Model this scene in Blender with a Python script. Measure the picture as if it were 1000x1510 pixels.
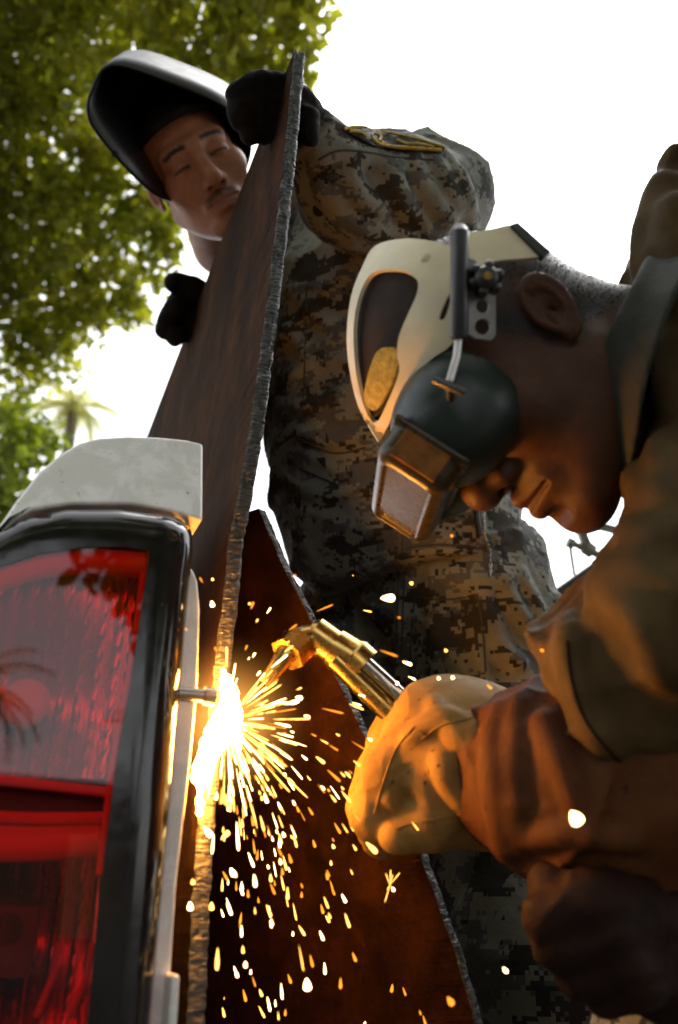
import bpy, bmesh, math, random
import numpy as np
from mathutils import Vector, Matrix
from mathutils.geometry import delaunay_2d_cdt

random.seed(7); rng = np.random.default_rng(7)
scn = bpy.context.scene
COL = scn.collection
for o in list(bpy.data.objects): bpy.data.objects.remove(o)

# ------------------------------------------------------------------ camera
PITCH = math.radians(24.0); F = 1308.0
CAM = np.array([0.0, 0.0, 0.62])
RIGHT = np.array([1.0, 0, 0]); FWD = np.array([0, math.cos(PITCH), math.sin(PITCH)]); UPV = np.array([0, -math.sin(PITCH), math.cos(PITCH)])
cam_d = bpy.data.cameras.new('camera'); cam = bpy.data.objects.new('camera', cam_d); COL.objects.link(cam)
cam.location = CAM; cam.rotation_euler = (math.radians(90) + PITCH, 0, 0)
cam_d.sensor_fit = 'VERTICAL'; cam_d.sensor_height = 36.0; cam_d.lens = 18.0 / (755.0 / F)
cam_d.clip_start = 0.02; cam_d.clip_end = 2000
cam_d.dof.use_dof = True; cam_d.dof.focus_distance = 0.88; cam_d.dof.aperture_fstop = 4.6; cam_d.dof.aperture_blades = 0
scn.camera = cam
scn.render.resolution_x = 678; scn.render.resolution_y = 1024

# ------------------------------------------------------------------ sky and sun (bright overcast)
world = bpy.data.worlds.new('World'); scn.world = world; world.use_nodes = True
nt = world.node_tree; nt.nodes.clear()
SUN_EL, SUN_AZ = math.radians(58), math.radians(25)      # azimuth clockwise from +Y
sky = nt.nodes.new('ShaderNodeTexSky'); sky.sky_type = 'NISHITA'; sky.sun_disc = False
sky.sun_elevation = SUN_EL; sky.sun_rotation = SUN_AZ; sky.dust_density = 2.0; sky.air_density = 1.0; sky.ozone_density = 1.0
hs = nt.nodes.new('ShaderNodeHueSaturation'); hs.inputs['Saturation'].default_value = 0.12
bg = nt.nodes.new('ShaderNodeBackground'); bg.inputs['Strength'].default_value = 0.15
wo = nt.nodes.new('ShaderNodeOutputWorld')
nt.links.new(sky.outputs[0], hs.inputs['Color']); nt.links.new(hs.outputs[0], bg.inputs['Color']); nt.links.new(bg.outputs[0], wo.inputs['Surface'])
sd = bpy.data.lights.new('sun', 'SUN'); sd.energy = 0.5; sd.angle = math.radians(40); sd.color = (1, .97, .92)
sun = bpy.data.objects.new('sun', sd); COL.objects.link(sun)
sv = Vector((math.sin(SUN_AZ) * math.cos(SUN_EL), math.cos(SUN_AZ) * math.cos(SUN_EL), math.sin(SUN_EL)))
sun.rotation_euler = sv.to_track_quat('Z', 'Y').to_euler(); sun.location = (0, 0, 20)
scn.view_settings.view_transform = 'Standard'; scn.view_settings.look = 'None'
scn.view_settings.exposure = 1.6; scn.view_settings.gamma = 1.0
scn.render.engine = 'CYCLES'
scn.cycles.max_bounces = 8; scn.cycles.transparent_max_bounces = 16
scn.cycles.sample_clamp_indirect = 6.0

# ------------------------------------------------------------------ helpers: positions
def C2W(c):
    c = np.asarray(c, float)
    return CAM + c[..., 0:1] * RIGHT + c[..., 1:2] * UPV + c[..., 2:3] * FWD
def P(px, py, d):
    return C2W(np.array([(px - 500) / F * d, (755 - py) / F * d, d]))
def ray(px, py):
    v = (px - 500) / F * RIGHT + (755 - py) / F * UPV + FWD
    return v
def PY(px, py, Y):                      # pixel ray cut with the vertical plane world-y = Y
    v = ray(px, py); return CAM + v * (Y / v[1])
def PL(px, py, p0, n):                  # pixel ray cut with a plane
    v = ray(px, py); return CAM + v * (np.dot(p0 - CAM, n) / np.dot(v, n))
def unit(v): v = np.asarray(v, float); return v / np.linalg.norm(v)
def R3(fwd, up):                        # columns right, forward, up in camera coordinates (x, up, depth)
    f = unit(fwd); u = np.asarray(up, float); u = unit(u - f * np.dot(u, f))
    fr = f[[0, 2, 1]]; ur = u[[0, 2, 1]]; r = np.cross(fr, ur)[[0, 2, 1]]
    return np.array([r, f, u]).T
def spline(pts, n=8, closed=True):
    pts = [np.asarray(p, float) for p in pts]; m = len(pts); out = []
    rngi = range(m) if closed else range(m - 1)
    for i in rngi:
        if closed: a, b, c, d = pts[i - 1], pts[i], pts[(i + 1) % m], pts[(i + 2) % m]
        else: a, b, c, d = pts[max(i - 1, 0)], pts[i], pts[i + 1], pts[min(i + 2, m - 1)]
        for k in range(n):
            t = k / n
            out.append(.5 * ((2 * b) + (-a + c) * t + (2 * a - 5 * b + 4 * c - d) * t * t + (-a + 3 * b - 3 * c + d) * t ** 3))
    if not closed: out.append(pts[-1])
    return out

# ------------------------------------------------------------------ helpers: objects
def mesh_obj(name, verts, faces, mat=None, parent=None, smooth=False, cols=None):
    me = bpy.data.meshes.new(name)
    verts = np.asarray(verts, np.float32)
    if isinstance(faces, np.ndarray):
        n, k = faces.shape
        me.vertices.add(len(verts)); me.vertices.foreach_set('co', verts.ravel())
        me.loops.add(n * k); me.loops.foreach_set('vertex_index', faces.astype(np.int32).ravel())
        me.polygons.add(n); me.polygons.foreach_set('loop_start', np.arange(0, n * k, k, dtype=np.int32))
        me.update(calc_edges=True)
    else:
        me.from_pydata([tuple(v) for v in verts], [], [tuple(f) for f in faces]); me.update()
    me.validate()
    if smooth: me.polygons.foreach_set('use_smooth', np.ones(len(me.polygons), bool))
    if cols is not None:
        at = me.attributes.new('Col', 'FLOAT_COLOR', 'POINT')
        c4 = np.ones((len(verts), 4), np.float32); c4[:, :3] = cols; at.data.foreach_set('color', c4.ravel())
    o = bpy.data.objects.new(name, me); COL.objects.link(o)
    if mat: me.materials.append(mat)
    if parent: attach(o, parent)
    return o
def attach(o, parent):
    o.parent = parent; o.matrix_parent_inverse = Matrix.Translation(-Vector(parent.location)) if parent.type == 'EMPTY' else Matrix.Identity(4)
def empty(name, loc):
    o = bpy.data.objects.new(name, None); COL.objects.link(o); o.location = Vector([float(v) for v in loc]); o.empty_display_size = .05
    return o
def tag(o, label=None, cat=None, group=None, kind=None):
    if label: o['label'] = label
    if cat: o['category'] = cat
    if group: o['group'] = group
    if kind: o['kind'] = kind
    return o
def thing(name, loc, label, cat, group=None): return tag(empty(name, loc), label, cat, group)
def bevel(o, w, seg=3, ang=35):
    m = o.modifiers.new('bevel', 'BEVEL'); m.width = w; m.segments = seg; m.limit_method = 'ANGLE'; m.angle_limit = math.radians(ang)
    o.data.polygons.foreach_set('use_smooth', np.ones(len(o.data.polygons), bool))
    n = o.modifiers.new('wn', 'WEIGHTED_NORMAL'); n.keep_sharp = True
    return o
def solid(o, t, off=-1):
    m = o.modifiers.new('solid', 'SOLIDIFY'); m.thickness = t; m.offset = off; return o
def frame_of(d):
    d = unit(d); a = np.array([0, 0, 1.0]) if abs(d[2]) < .9 else np.array([1.0, 0, 0])
    x = unit(np.cross(a, d)); return x, np.cross(d, x), d
def tube(pts, rad, seg=12, caps=True):
    pts = [np.asarray(p, float) for p in pts]; n = len(pts)
    rad = [rad] * n if np.isscalar(rad) else rad
    V, Fc = [], []; x = None
    for i, p in enumerate(pts):
        d = unit(pts[min(i + 1, n - 1)] - pts[max(i - 1, 0)])
        if x is None: x, y, _ = frame_of(d)
        else: x = unit(x - d * np.dot(x, d)); y = np.cross(d, x)
        for k in range(seg):
            a = 2 * math.pi * k / seg; V.append(p + rad[i] * (math.cos(a) * x + math.sin(a) * y))
    for i in range(n - 1):
        for k in range(seg):
            a, b = i * seg + k, i * seg + (k + 1) % seg; Fc.append((a, b, b + seg, a + seg))
    if caps: Fc.append(tuple(range(seg - 1, -1, -1))); Fc.append(tuple(range((n - 1) * seg, n * seg)))
    return V, Fc
def tube_obj(name, pts, rad, mat, parent=None, seg=12, smooth=True):
    V, Fc = tube(pts, rad, seg); o = mesh_obj(name, V, Fc, mat, parent, smooth)
    m = o.modifiers.new('edge', 'EDGE_SPLIT'); m.split_angle = math.radians(32 if seg >= 14 else 50)
    return o
def box_pts(c, x, y, z):
    c = np.asarray(c, float); V = [c + a * x + b * y + e * z for e in (-1, 1) for b in (-1, 1) for a in (-1, 1)]
    return V, [(0, 2, 3, 1), (4, 5, 7, 6), (0, 1, 5, 4), (2, 6, 7, 3), (0, 4, 6, 2), (1, 3, 7, 5)]
def box_obj(name, c, x, y, z, mat, parent=None, bw=0.0):
    V, Fc = box_pts(c, np.asarray(x, float), np.asarray(y, float), np.asarray(z, float)); o = mesh_obj(name, V, Fc, mat, parent)
    if bw: bevel(o, bw)
    return o
def merge(*vf):
    V, Fc = [], []
    for v, f in vf:
        b = len(V); V += list(v); Fc += [tuple(i + b for i in q) for q in f]
    return V, Fc
def inpoly(pt, poly):
    x, y = pt; c = False; j = len(poly) - 1
    for i in range(len(poly)):
        xi, yi = poly[i][0], poly[i][1]; xj, yj = poly[j][0], poly[j][1]
        if (yi > y) != (yj > y) and x < (xj - xi) * (y - yi) / (yj - yi) + xi: c = not c
        j = i
    return c
def drape(name, outer, holes, hit, step, mat, parent=None, thick=0.003, off=0, smooth=True, mirror=None):
    """A sheet with the given outline laid on a surface; hit(x, y) -> world point."""
    V2, E = [], []
    for lp in [outer] + list(holes):
        b = len(V2); V2 += [Vector((float(p[0]), float(p[1]))) for p in lp]; n = len(lp); E += [(b + i, b + (i + 1) % n) for i in range(n)]
    xs = [p[0] for p in outer]; ys = [p[1] for p in outer]
    for x in np.arange(min(xs) + step / 2, max(xs), step):
        for y in np.arange(min(ys) + step / 2, max(ys), step):
            if inpoly((x, y), outer) and not any(inpoly((x, y), h) for h in holes): V2.append(Vector((x, y)))
    r = delaunay_2d_cdt(V2, E, [], 0, 1e-6); vs, fs = r[0], r[2]
    fs = [f for f in fs if (lambda c: inpoly(c, outer) and not any(inpoly(c, h) for h in holes))((sum(vs[i][0] for i in f) / 3, sum(vs[i][1] for i in f) / 3))]
    W = [hit(v[0], v[1]) for v in vs]
    if mirror:
        b = len(W); W = W + [mirror(w) for w in W]; fs = fs + [tuple(i + b for i in reversed(f)) for f in fs]
    o = mesh_obj(name, W, fs, mat, parent, smooth)
    if thick:
        solid(o, thick, off)
        m = o.modifiers.new('edge', 'EDGE_SPLIT'); m.split_angle = math.radians(60)
    return o

# ------------------------------------------------------------------ helpers: signed distance shapes
def sph(p, c, r): return np.linalg.norm(p - np.float32(c), axis=1) - r
def ell(p, c, r, R=None):
    q = p - np.float32(c)
    if R is not None: q = q @ np.float32(R)
    r = np.float32(r); k0 = np.linalg.norm(q / r, axis=1); k1 = np.linalg.norm(q / (r * r), axis=1)
    return k0 * (k0 - 1) / np.maximum(k1, 1e-6)
def cap(p, a, b, r1, r2=None):
    r2 = r1 if r2 is None else r2
    a = np.float32(a); ba = np.float32(b) - a; pa = p - a
    h = np.clip(pa @ ba / max(float(ba @ ba), 1e-12), 0, 1)
    return np.linalg.norm(pa - h[:, None] * ba, axis=1) - (r1 + (r2 - r1) * h)
def chain(p, pts, rs, k=.0):
    d = None
    for i in range(len(pts) - 1):
        e = cap(p, pts[i], pts[i + 1], rs[i], rs[i + 1]); d = e if d is None else (smin(d, e, k) if k else np.minimum(d, e))
    return d
def rbox(p, c, hs_, R=None, r=.0):
    q = p - np.float32(c)
    if R is not None: q = q @ np.float32(R)
    q = np.abs(q) - (np.float32(hs_) - r)
    return np.linalg.norm(np.maximum(q, 0), axis=1) + np.minimum(q.max(axis=1), 0) - r
def smin(a, b, k):
    h = np.maximum(k - np.abs(a - b), 0) / k; return np.minimum(a, b) - h * h * k * .25
def smax(a, b, k): return -smin(-a, -b, k)
def wav(p, d, fq, ph=0.0): return np.sin(p @ np.float32(unit(d)) * fq + ph)
def vnoise(p, s, seed=0):                     # cheap smooth pseudo-noise from warped sines, about -1..1
    r = np.random.default_rng(seed); v = 0
    for i in range(4):
        d = unit(r.normal(size=3)); e = unit(r.normal(size=3))
        v = v + np.sin(p @ np.float32(d) * s * r.uniform(.7, 1.5) + 1.7 * np.sin(p @ np.float32(e) * s * .6 + r.uniform(0, 6)) + r.uniform(0, 6))
    return v / 4
def ridge(p, s, seed=0, e=4): return (1 - np.abs(np.clip(vnoise(p, s, seed) * 1.25, -1, 1))) ** e     # crease-like ridges, 0..1
def sdf_mesh(f, lo, hi, h):
    lo = np.asarray(lo, np.float32); hi = np.asarray(hi, np.float32); B = 8
    nb = np.ceil((hi - lo) / (h * B)).astype(int); n = nb * B
    g = [lo[a] + h * (np.arange(nb[a]) * B + (B - 1) / 2) for a in range(3)]
    cc = np.stack(np.meshgrid(*g, indexing='ij'), -1).reshape(-1, 3).astype(np.float32)
    dc = f(cc); keep = np.abs(dc) < h * B * .87 * 1.7 + .004
    sg = np.where(dc < 0, -1., 1.).astype(np.float32).reshape(nb)
    vol = sg.repeat(B, 0).repeat(B, 1).repeat(B, 2)
    loc = np.stack(np.meshgrid(*[np.arange(B)] * 3, indexing='ij'), -1).reshape(-1, 3)
    bi = np.stack(np.unravel_index(np.nonzero(keep)[0], nb), -1)
    for s in range(0, len(bi), 800):
        ii = (bi[s:s + 800, None, :] * B + loc[None]).reshape(-1, 3)
        vol[ii[:, 0], ii[:, 1], ii[:, 2]] = f((lo + ii * h).astype(np.float32))
    vol[0] = vol[-1] = 1; vol[:, 0] = vol[:, -1] = 1; vol[:, :, 0] = vol[:, :, -1] = 1
    s = vol < 0
    cnt = np.zeros(np.array(s.shape) - 1, np.int8)
    for a in (0, 1):
        for b in (0, 1):
            for c in (0, 1): cnt += s[a:s.shape[0] - 1 + a, b:s.shape[1] - 1 + b, c:s.shape[2] - 1 + c]
    act = np.argwhere((cnt > 0) & (cnt < 8)); idx = np.full(cnt.shape, -1, np.int64); idx[act[:, 0], act[:, 1], act[:, 2]] = np.arange(len(act))
    acc = np.zeros((len(act), 3)); num = np.zeros(len(act))
    for ax in range(3):
        o1, o2 = [a for a in range(3) if a != ax]
        for a in (0, 1):
            for b in (0, 1):
                q = act.copy(); q[:, o1] += a; q[:, o2] += b; w = q.copy(); w[:, ax] += 1
                va = vol[q[:, 0], q[:, 1], q[:, 2]]; vb = vol[w[:, 0], w[:, 1], w[:, 2]]; m = (va < 0) != (vb < 0)
                t = np.where(m, va / np.where(m, va - vb, 1), 0)
                pos = q.astype(float); pos[:, ax] += t; acc[m] += pos[m]; num[m] += 1
    V = lo + h * acc / num[:, None]
    Q = []
    for ax in range(3):
        o1, o2 = (ax + 1) % 3, (ax + 2) % 3
        sl0 = [slice(None)] * 3; sl1 = [slice(None)] * 3; sl0[ax] = slice(0, -1); sl1[ax] = slice(1, None)
        e = np.argwhere(s[tuple(sl0)] != s[tuple(sl1)])
        e = e[(e[:, o1] > 0) & (e[:, o2] > 0) & (e[:, o1] < cnt.shape[o1]) & (e[:, o2] < cnt.shape[o2])]
        ins = s[e[:, 0], e[:, 1], e[:, 2]]
        def at(da, db):
            q = e.copy(); q[:, o1] += da; q[:, o2] += db; return idx[q[:, 0], q[:, 1], q[:, 2]]
        qd = np.stack([at(-1, -1), at(0, -1), at(0, 0), at(-1, 0)], -1)
        Q.append(np.where(ins[:, None], qd, qd[:, ::-1]))
    return V, np.concatenate(Q)

# ------------------------------------------------------------------ helpers: materials
class N:
    def __init__(s, name):
        s.m = bpy.data.materials.new(name); s.m.use_nodes = True; s.t = s.m.node_tree; s.t.nodes.clear()
        s.out = s.t.nodes.new('ShaderNodeOutputMaterial')
    def n(s, ty, **kw):
        x = s.t.nodes.new(ty)
        for k, v in kw.items():
            if hasattr(x, k) and k not in ('Scale',): setattr(x, k, v)
            else: s.set(x.inputs[k], v)
        return x
    def set(s, sock, v):
        if hasattr(v, 'is_output') or isinstance(v, bpy.types.NodeSocket): s.t.links.new(v, sock)
        else: sock.default_value = (tuple(v) + (1,) if isinstance(v, (tuple, list)) and len(v) == 3 and sock.type == 'RGBA' else v)
    def coord(s, scale=(1, 1, 1), rot=(0, 0, 0)):
        tc = s.n('ShaderNodeTexCoord'); mp = s.n('ShaderNodeMapping'); s.set(mp.inputs['Vector'], tc.outputs['Object'])
        mp.inputs['Scale'].default_value = scale; mp.inputs['Rotation'].default_value = rot
        return mp.outputs[0]
    def noise(s, vec, scale, detail=4, rough=.55, dist=0):
        x = s.n('ShaderNodeTexNoise'); s.set(x.inputs['Vector'], vec); x.inputs['Scale'].default_value = scale
        x.inputs['Detail'].default_value = detail; x.inputs['Roughness'].default_value = rough; x.inputs['Distortion'].default_value = dist
        return x.outputs['Fac']
    def ramp(s, fac, stops, interp='LINEAR'):
        x = s.n('ShaderNodeValToRGB'); s.set(x.inputs[0], fac); cr = x.color_ramp; cr.interpolation = interp
        while len(cr.elements) < len(stops): cr.elements.new(.5)
        for e, (p, c) in zip(cr.elements, stops):
            e.position = p; e.color = tuple(c) + (1,) if len(c) == 3 else c
        return x.outputs[0]
    def mix(s, f, a, b, mode='MIX'):
        x = s.n('ShaderNodeMixRGB'); x.blend_type = mode; s.set(x.inputs[0], f); s.set(x.inputs[1], a); s.set(x.inputs[2], b); return x.outputs[0]
    def math(s, op, a, b=0.0):
        x = s.n('ShaderNodeMath'); x.operation = op; s.set(x.inputs[0], a); s.set(x.inputs[1], b); return x.outputs[0]
    def bump(s, h, strength=.3, dist=.002, prev=None):
        x = s.n('ShaderNodeBump'); s.set(x.inputs['Height'], h); x.inputs['Strength'].default_value = strength; x.inputs['Distance'].default_value = dist
        if prev is not None: s.set(x.inputs['Normal'], prev)
        return x.outputs[0]
    def attr(s, name='Col'):
        x = s.n('ShaderNodeAttribute'); x.attribute_name = name; return x.outputs['Color']
    def pbr(s, base, rough=.6, metal=0.0, normal=None, spec=.5, **kw):
        b = s.n('ShaderNodeBsdfPrincipled'); s.set(b.inputs['Base Color'], base); s.set(b.inputs['Roughness'], rough); s.set(b.inputs['Metallic'], metal)
        b.inputs['Specular IOR Level'].default_value = spec
        if normal is not None: s.set(b.inputs['Normal'], normal)
        for k, v in kw.items(): s.set(b.inputs[k.replace('_', ' ')], v)
        s.set(s.out.inputs['Surface'], b.outputs[0]); return s.m
M = {}
def simple(name, base, rough=.6, metal=0.0, var=.25, nscale=30, bump=.15, bscale=200, bdist=.001, spec=.5, **kw):
    k = N(name); v = k.coord()
    f = k.ramp(k.noise(v, nscale, 5), [(.3, (1 - var,) * 3), (.7, (1 + var,) * 3)])
    c = k.mix(1, tuple(base), f, 'MULTIPLY')
    rv = k.math('MULTIPLY_ADD', k.noise(v, nscale * 2.3, 3), .3); k.t.nodes[-1].inputs[2].default_value = rough - .15
    M[name] = k.pbr(c, rv, metal, k.bump(k.noise(v, bscale, 4), bump, bdist), spec, **kw); return M[name]

def mk_camo(name, dark=1.0, px=.0052, muddy=0.0):
    k = N(name); tc = k.n('ShaderNodeTexCoord')
    sn = k.n('ShaderNodeVectorMath', operation='SNAP'); k.set(sn.inputs[0], tc.outputs['Object']); sn.inputs[1].default_value = (px, px, px)
    mp = k.n('ShaderNodeMapping'); k.set(mp.inputs['Vector'], sn.outputs[0]); mp.inputs['Scale'].default_value = (.7, 1, 1.35)
    v = mp.outputs[0]
    base = (.31 * dark, .325 * dark, .285 * dark)
    mp2 = k.n('ShaderNodeMapping'); k.set(mp2.inputs['Vector'], v); mp2.inputs['Location'].default_value = (3.1, 1.7, 8.2)
    mp3 = k.n('ShaderNodeMapping'); k.set(mp3.inputs['Vector'], v); mp3.inputs['Location'].default_value = (-7.3, 4.1, 2.6)
    n1, n2, n3 = k.noise(v, 24, 4, .68), k.noise(mp2.outputs[0], 20, 4, .66), k.noise(mp3.outputs[0], 30, 4, .7)
    c = k.mix(k.ramp(n1, [(0, (0, 0, 0)), (.53, (1, 1, 1))], 'CONSTANT'), base, (.15 * dark, .16 * dark, .165 * dark))
    c = k.mix(k.ramp(n2, [(0, (0, 0, 0)), (.555, (1, 1, 1))], 'CONSTANT'), c, (.060 * dark, .058 * dark, .050 * dark))
    c = k.mix(k.ramp(n3, [(0, (0, 0, 0)), (.62, (1, 1, 1))], 'CONSTANT'), c, (.045 * dark, .042 * dark, .045 * dark))
    vo = k.coord()
    dirt = k.ramp(k.noise(vo, 9, 5, .6), [(.35, (.6, .57, .52)), (.65, (1.05, 1.03, 1.0))])
    c = k.mix(1, c, dirt, 'MULTIPLY')
    b = k.bump(k.noise(vo, 60, 4), .5, .006); b = k.bump(k.noise(vo, 900, 2), .25, .0006, b)
    M[name] = k.pbr(c, .85, 0, b, .2, Sheen_Weight=.02)
mk_camo('camo', .84, .0046)
simple('ground', (.045, .037, .027), .95, var=.35, nscale=1.5, bump=.6, bscale=40, bdist=.02)
simple('paint_white', (.74, .74, .70), .3, var=.05, nscale=12, bump=.05, bscale=60, spec=.5, Coat_Weight=.6, Coat_Roughness=.08)
def mk_dirty_paint():
    k = N('white_paint'); v = k.coord()
    sm = k.ramp(k.noise(v, 26, 8, .72, .6), [(.47, (.74, .74, .71)), (.56, (.87, .87, .85))])
    sp = k.ramp(k.noise(v, 140, 3, .6), [(.66, (1, 1, 1)), (.74, (.5, .45, .38))])
    c = k.mix(1, sm, sp, 'MULTIPLY')
    M['white_paint'] = k.pbr(c, k.ramp(k.noise(v, 26, 8, .72, .6), [(.4, (.3, .3, .3)), (.6, (.55, .55, .55))]), 0, k.bump(k.noise(v, 90, 4), .08, .001), .5, Coat_Weight=.5, Coat_Roughness=.1)
mk_dirty_paint()
def mk_rust(name, cols, sz=(9, 9, 4.5), rough=.8, metal=0.0):
    k = N(name); v = k.coord(sz); v0 = k.coord()
    c = k.ramp(k.noise(v, 1.0, 8, .68, .4), [(.28, cols[0]), (.5, cols[1]), (.66, cols[2]), (.8, cols[3])])
    f = k.ramp(k.noise(v0, 34, 6, .7), [(.35, (.55, .5, .48)), (.65, (1.15, 1.1, 1.05))])
    c = k.mix(1, c, f, 'MULTIPLY')
    b = k.bump(k.noise(v0, 220, 6, .7), .5, .0016); b = k.bump(k.noise(v, 1.6, 5), .3, .002, b)
    M[name] = k.pbr(c, rough, metal, b, .05)
mk_rust('plate_rust', [(.012, .0055, .0020), (.036, .0150, .0045), (.070, .028, .0075), (.12, .050, .014)])
mk_rust('plate_rust_red', [(.005, .0025, .0015), (.015, .0055, .0022), (.028, .0095, .0036), (.040, .016, .0065)], (16, 16, 12), .8, 0.0)
def mk_cut():
    k = N('cut_steel'); v = k.coord((60, 60, 420)); v0 = k.coord()
    c = k.ramp(k.noise(v, 1, 6, .7), [(.3, (.03, .03, .03)), (.55, (.10, .10, .098)), (.75, (.30, .295, .285))])
    b = k.bump(k.noise(v, 1, 5, .7), .8, .002)
    M['cut_steel'] = k.pbr(c, .38, .75, b, .5)
mk_cut()
simple('steel', (.36, .35, .33), .34, .9, var=.2)
simple('dark_steel', (.09, .09, .09), .42, .7, var=.3)
simple('grey_steel', (.2, .195, .185), .55, .5, var=.3)
simple('beam_grey', (.10, .097, .09), .75, .1, var=.35, nscale=20)
simple('clamp_iron', (.34, .33, .28), .55, .35, var=.3, nscale=60)
simple('brass', (.50, .31, .085), .25, 1.0, var=.12, nscale=60, bump=.03)
simple('chrome', (.62, .58, .52), .16, 1.0, var=.2, nscale=60, bump=.05)
simple('rubber', (.018, .018, .018), .55, var=.2)
simple('black_plastic', (.022, .022, .024), .38, var=.2, bump=.12, bscale=500)
simple('helmet_shell', (.010, .0105, .012), .46, var=.15, bump=.06, bscale=300, Coat_Weight=.25, Coat_Roughness=.3)
simple('cream_plastic', (.66, .59, .40), .42, var=.10, nscale=40, bump=.12, bscale=120)
simple('foam_yellow', (.45, .33, .06), .9, var=.35, nscale=160, bump=.9, bscale=350, bdist=.003)
simple('dark_leather', (.009, .0075, .0062), .8, var=.4, nscale=40, bump=.5, bscale=140, bdist=.002, spec=.06)
simple('wood', (.32, .19, .09), .7, var=.4, nscale=20)
simple('green_collar', (.017, .018, .011), .85, var=.35, nscale=40, bump=.4, bscale=300)
simple('boot', (.20, .15, .09), .8, var=.3)
simple('glass_dark', (.006, .006, .006), .32, spec=.12, var=.1)
simple('thread_yellow', (.50, .36, .05), .8, var=.3, nscale=200, bump=.5, bscale=700)
simple('patch_black', (.03, .028, .022), .85, var=.3, nscale=100)
def mk_leather(name, cols, spots=True, rough=.72):
    k = N(name); v = k.coord()
    c = k.ramp(k.noise(v, 22, 7, .62, .5), [(.3, cols[0]), (.55, cols[1]), (.78, cols[2])])
    if spots:
        s = k.ramp(k.noise(v, 130, 3, .6), [(.28, (.25, .2, .16)), (.37, (1, 1, 1))]); c = k.mix(1, c, s, 'MULTIPLY')
    b = k.bump(k.noise(v, 60, 5, .6), .4, .0025); b = k.bump(k.noise(v, 420, 4, .7), .35, .0012, b)
    M[name] = k.pbr(c, rough, 0, b, .15)
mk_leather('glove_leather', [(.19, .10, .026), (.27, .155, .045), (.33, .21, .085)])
mk_leather('gauntlet_leather', [(.045, .014, .0035), (.070, .023, .006), (.090, .034, .010)])
mk_leather('jacket_leather', [(.044, .027, .009), (.068, .042, .0145), (.092, .060, .023)], False)
mk_leather('sleeve_cloth', [(.10, .078, .045), (.15, .12, .072), (.19, .155, .10)], False, .85)
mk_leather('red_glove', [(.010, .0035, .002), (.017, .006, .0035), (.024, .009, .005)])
def mk_skin(name, rough=.45, sss=.12):
    k = N(name); v = k.coord(); c = k.attr()
    f = k.ramp(k.noise(v, 55, 6, .65), [(.3, (.78, .76, .74)), (.7, (1.16, 1.14, 1.12))]); c = k.mix(1, c, f, 'MULTIPLY')
    b = k.bump(k.noise(v, 620, 3, .6), .5, .0012); b = k.bump(k.noise(v, 90, 4, .6), .25, .002, b)
    rr = k.ramp(k.noise(v, 40, 4), [(.3, (rough - .08,) * 3), (.7, (rough + .1,) * 3)])
    M[name] = k.pbr(c, rr, 0, b, .28, Subsurface_Weight=sss, Subsurface_Radius=(.012, .004, .002), Subsurface_Scale=.6)
mk_skin('skin')
def mk_hair():
    k = N('hair'); M['hair'] = k.pbr((.012, .010, .009), .9, 0, None, .05)
mk_hair()
def mk_leaf(name, c1, c2, tr=.45):
    k = N(name); v = k.coord(); c = k.ramp(k.noise(v, 1.6, 4), [(.3, c1), (.7, c2)])
    g = k.n('ShaderNodeNewGeometry'); rv = k.ramp(g.outputs['Random Per Island'], [(0, (.6, .6, .55)), (1, (1.45, 1.35, 1.2))])
    c = k.mix(1, c, rv, 'MULTIPLY')
    d = k.n('ShaderNodeBsdfPrincipled'); k.set(d.inputs['Base Color'], c); d.inputs['Roughness'].default_value = .5
    t = k.n('ShaderNodeBsdfTranslucent'); k.set(t.inputs['Color'], k.mix(1, c, (1.5, 1.5, .5), 'MULTIPLY'))
    mx = k.n('ShaderNodeMixShader'); mx.inputs[0].default_value = tr; k.set(mx.inputs[1], d.outputs[0]); k.set(mx.inputs[2], t.outputs[0])
    k.set(k.out.inputs['Surface'], mx.outputs[0]); M[name] = k.m
mk_leaf('leaf', (.195, .22, .029), (.285, .30, .052), .66)
mk_leaf('leaf_bush', (.14, .20, .03), (.22, .27, .05), .6)
mk_leaf('leaf_palm_hazed', (.34, .36, .26), (.45, .46, .34), .6)  # leaves paled so their colour stands in for distant haze
simple('bark', (.10, .08, .055), .9, var=.4, nscale=20, bump=.8, bscale=50, bdist=.01)
def mk_emit(name, col, st):
    k = N(name); e = k.n('ShaderNodeEmission'); e.inputs['Color'].default_value = tuple(col) + (1,); e.inputs['Strength'].default_value = st
    k.set(k.out.inputs['Surface'], e.outputs[0]); M[name] = k.m
mk_emit('spark_white', (1, .60, .22), 4.5)
mk_emit('spark_yellow', (1, .47, .085), 1.9)
mk_emit('spark_orange', (1, .30, .025), .7)
mk_emit('arc_core', (1, .38, .052), 108)
def mk_lens(name, tint, ior=1.5, rough=.015):
    k = N(name); t = k.n('ShaderNodeBsdfTransparent'); t.inputs[0].default_value = tuple(tint) + (1,)
    v = k.coord(); b = k.bump(k.noise(v, 9, 1), .03, .003)
    g = k.n('ShaderNodeBsdfGlossy'); g.inputs['Color'].default_value = (1, 1, 1, 1); g.inputs['Roughness'].default_value = rough; k.set(g.inputs['Normal'], b)
    fr = k.n('ShaderNodeFresnel'); fr.inputs['IOR'].default_value = ior
    mx = k.n('ShaderNodeMixShader'); k.set(mx.inputs[0], fr.outputs[0]); k.set(mx.inputs[1], t.outputs[0]); k.set(mx.inputs[2], g.outputs[0])
    k.set(k.out.inputs['Surface'], mx.outputs[0]); M[name] = k.m
mk_lens('lens_red', (.92, .05, .04))
mk_lens('goggle_glass', (.35, .22, .06), 1.5, .08)
simple('lamp_black', (.012, .011, .011), .12, var=.1, bump=.03, bscale=20, bdist=.003)
simple('reflector', (.75, .73, .72), .24, 1.0, var=.05, bump=.0)
simple('lamp_white', (.8, .78, .76), .35, var=.05)
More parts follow.
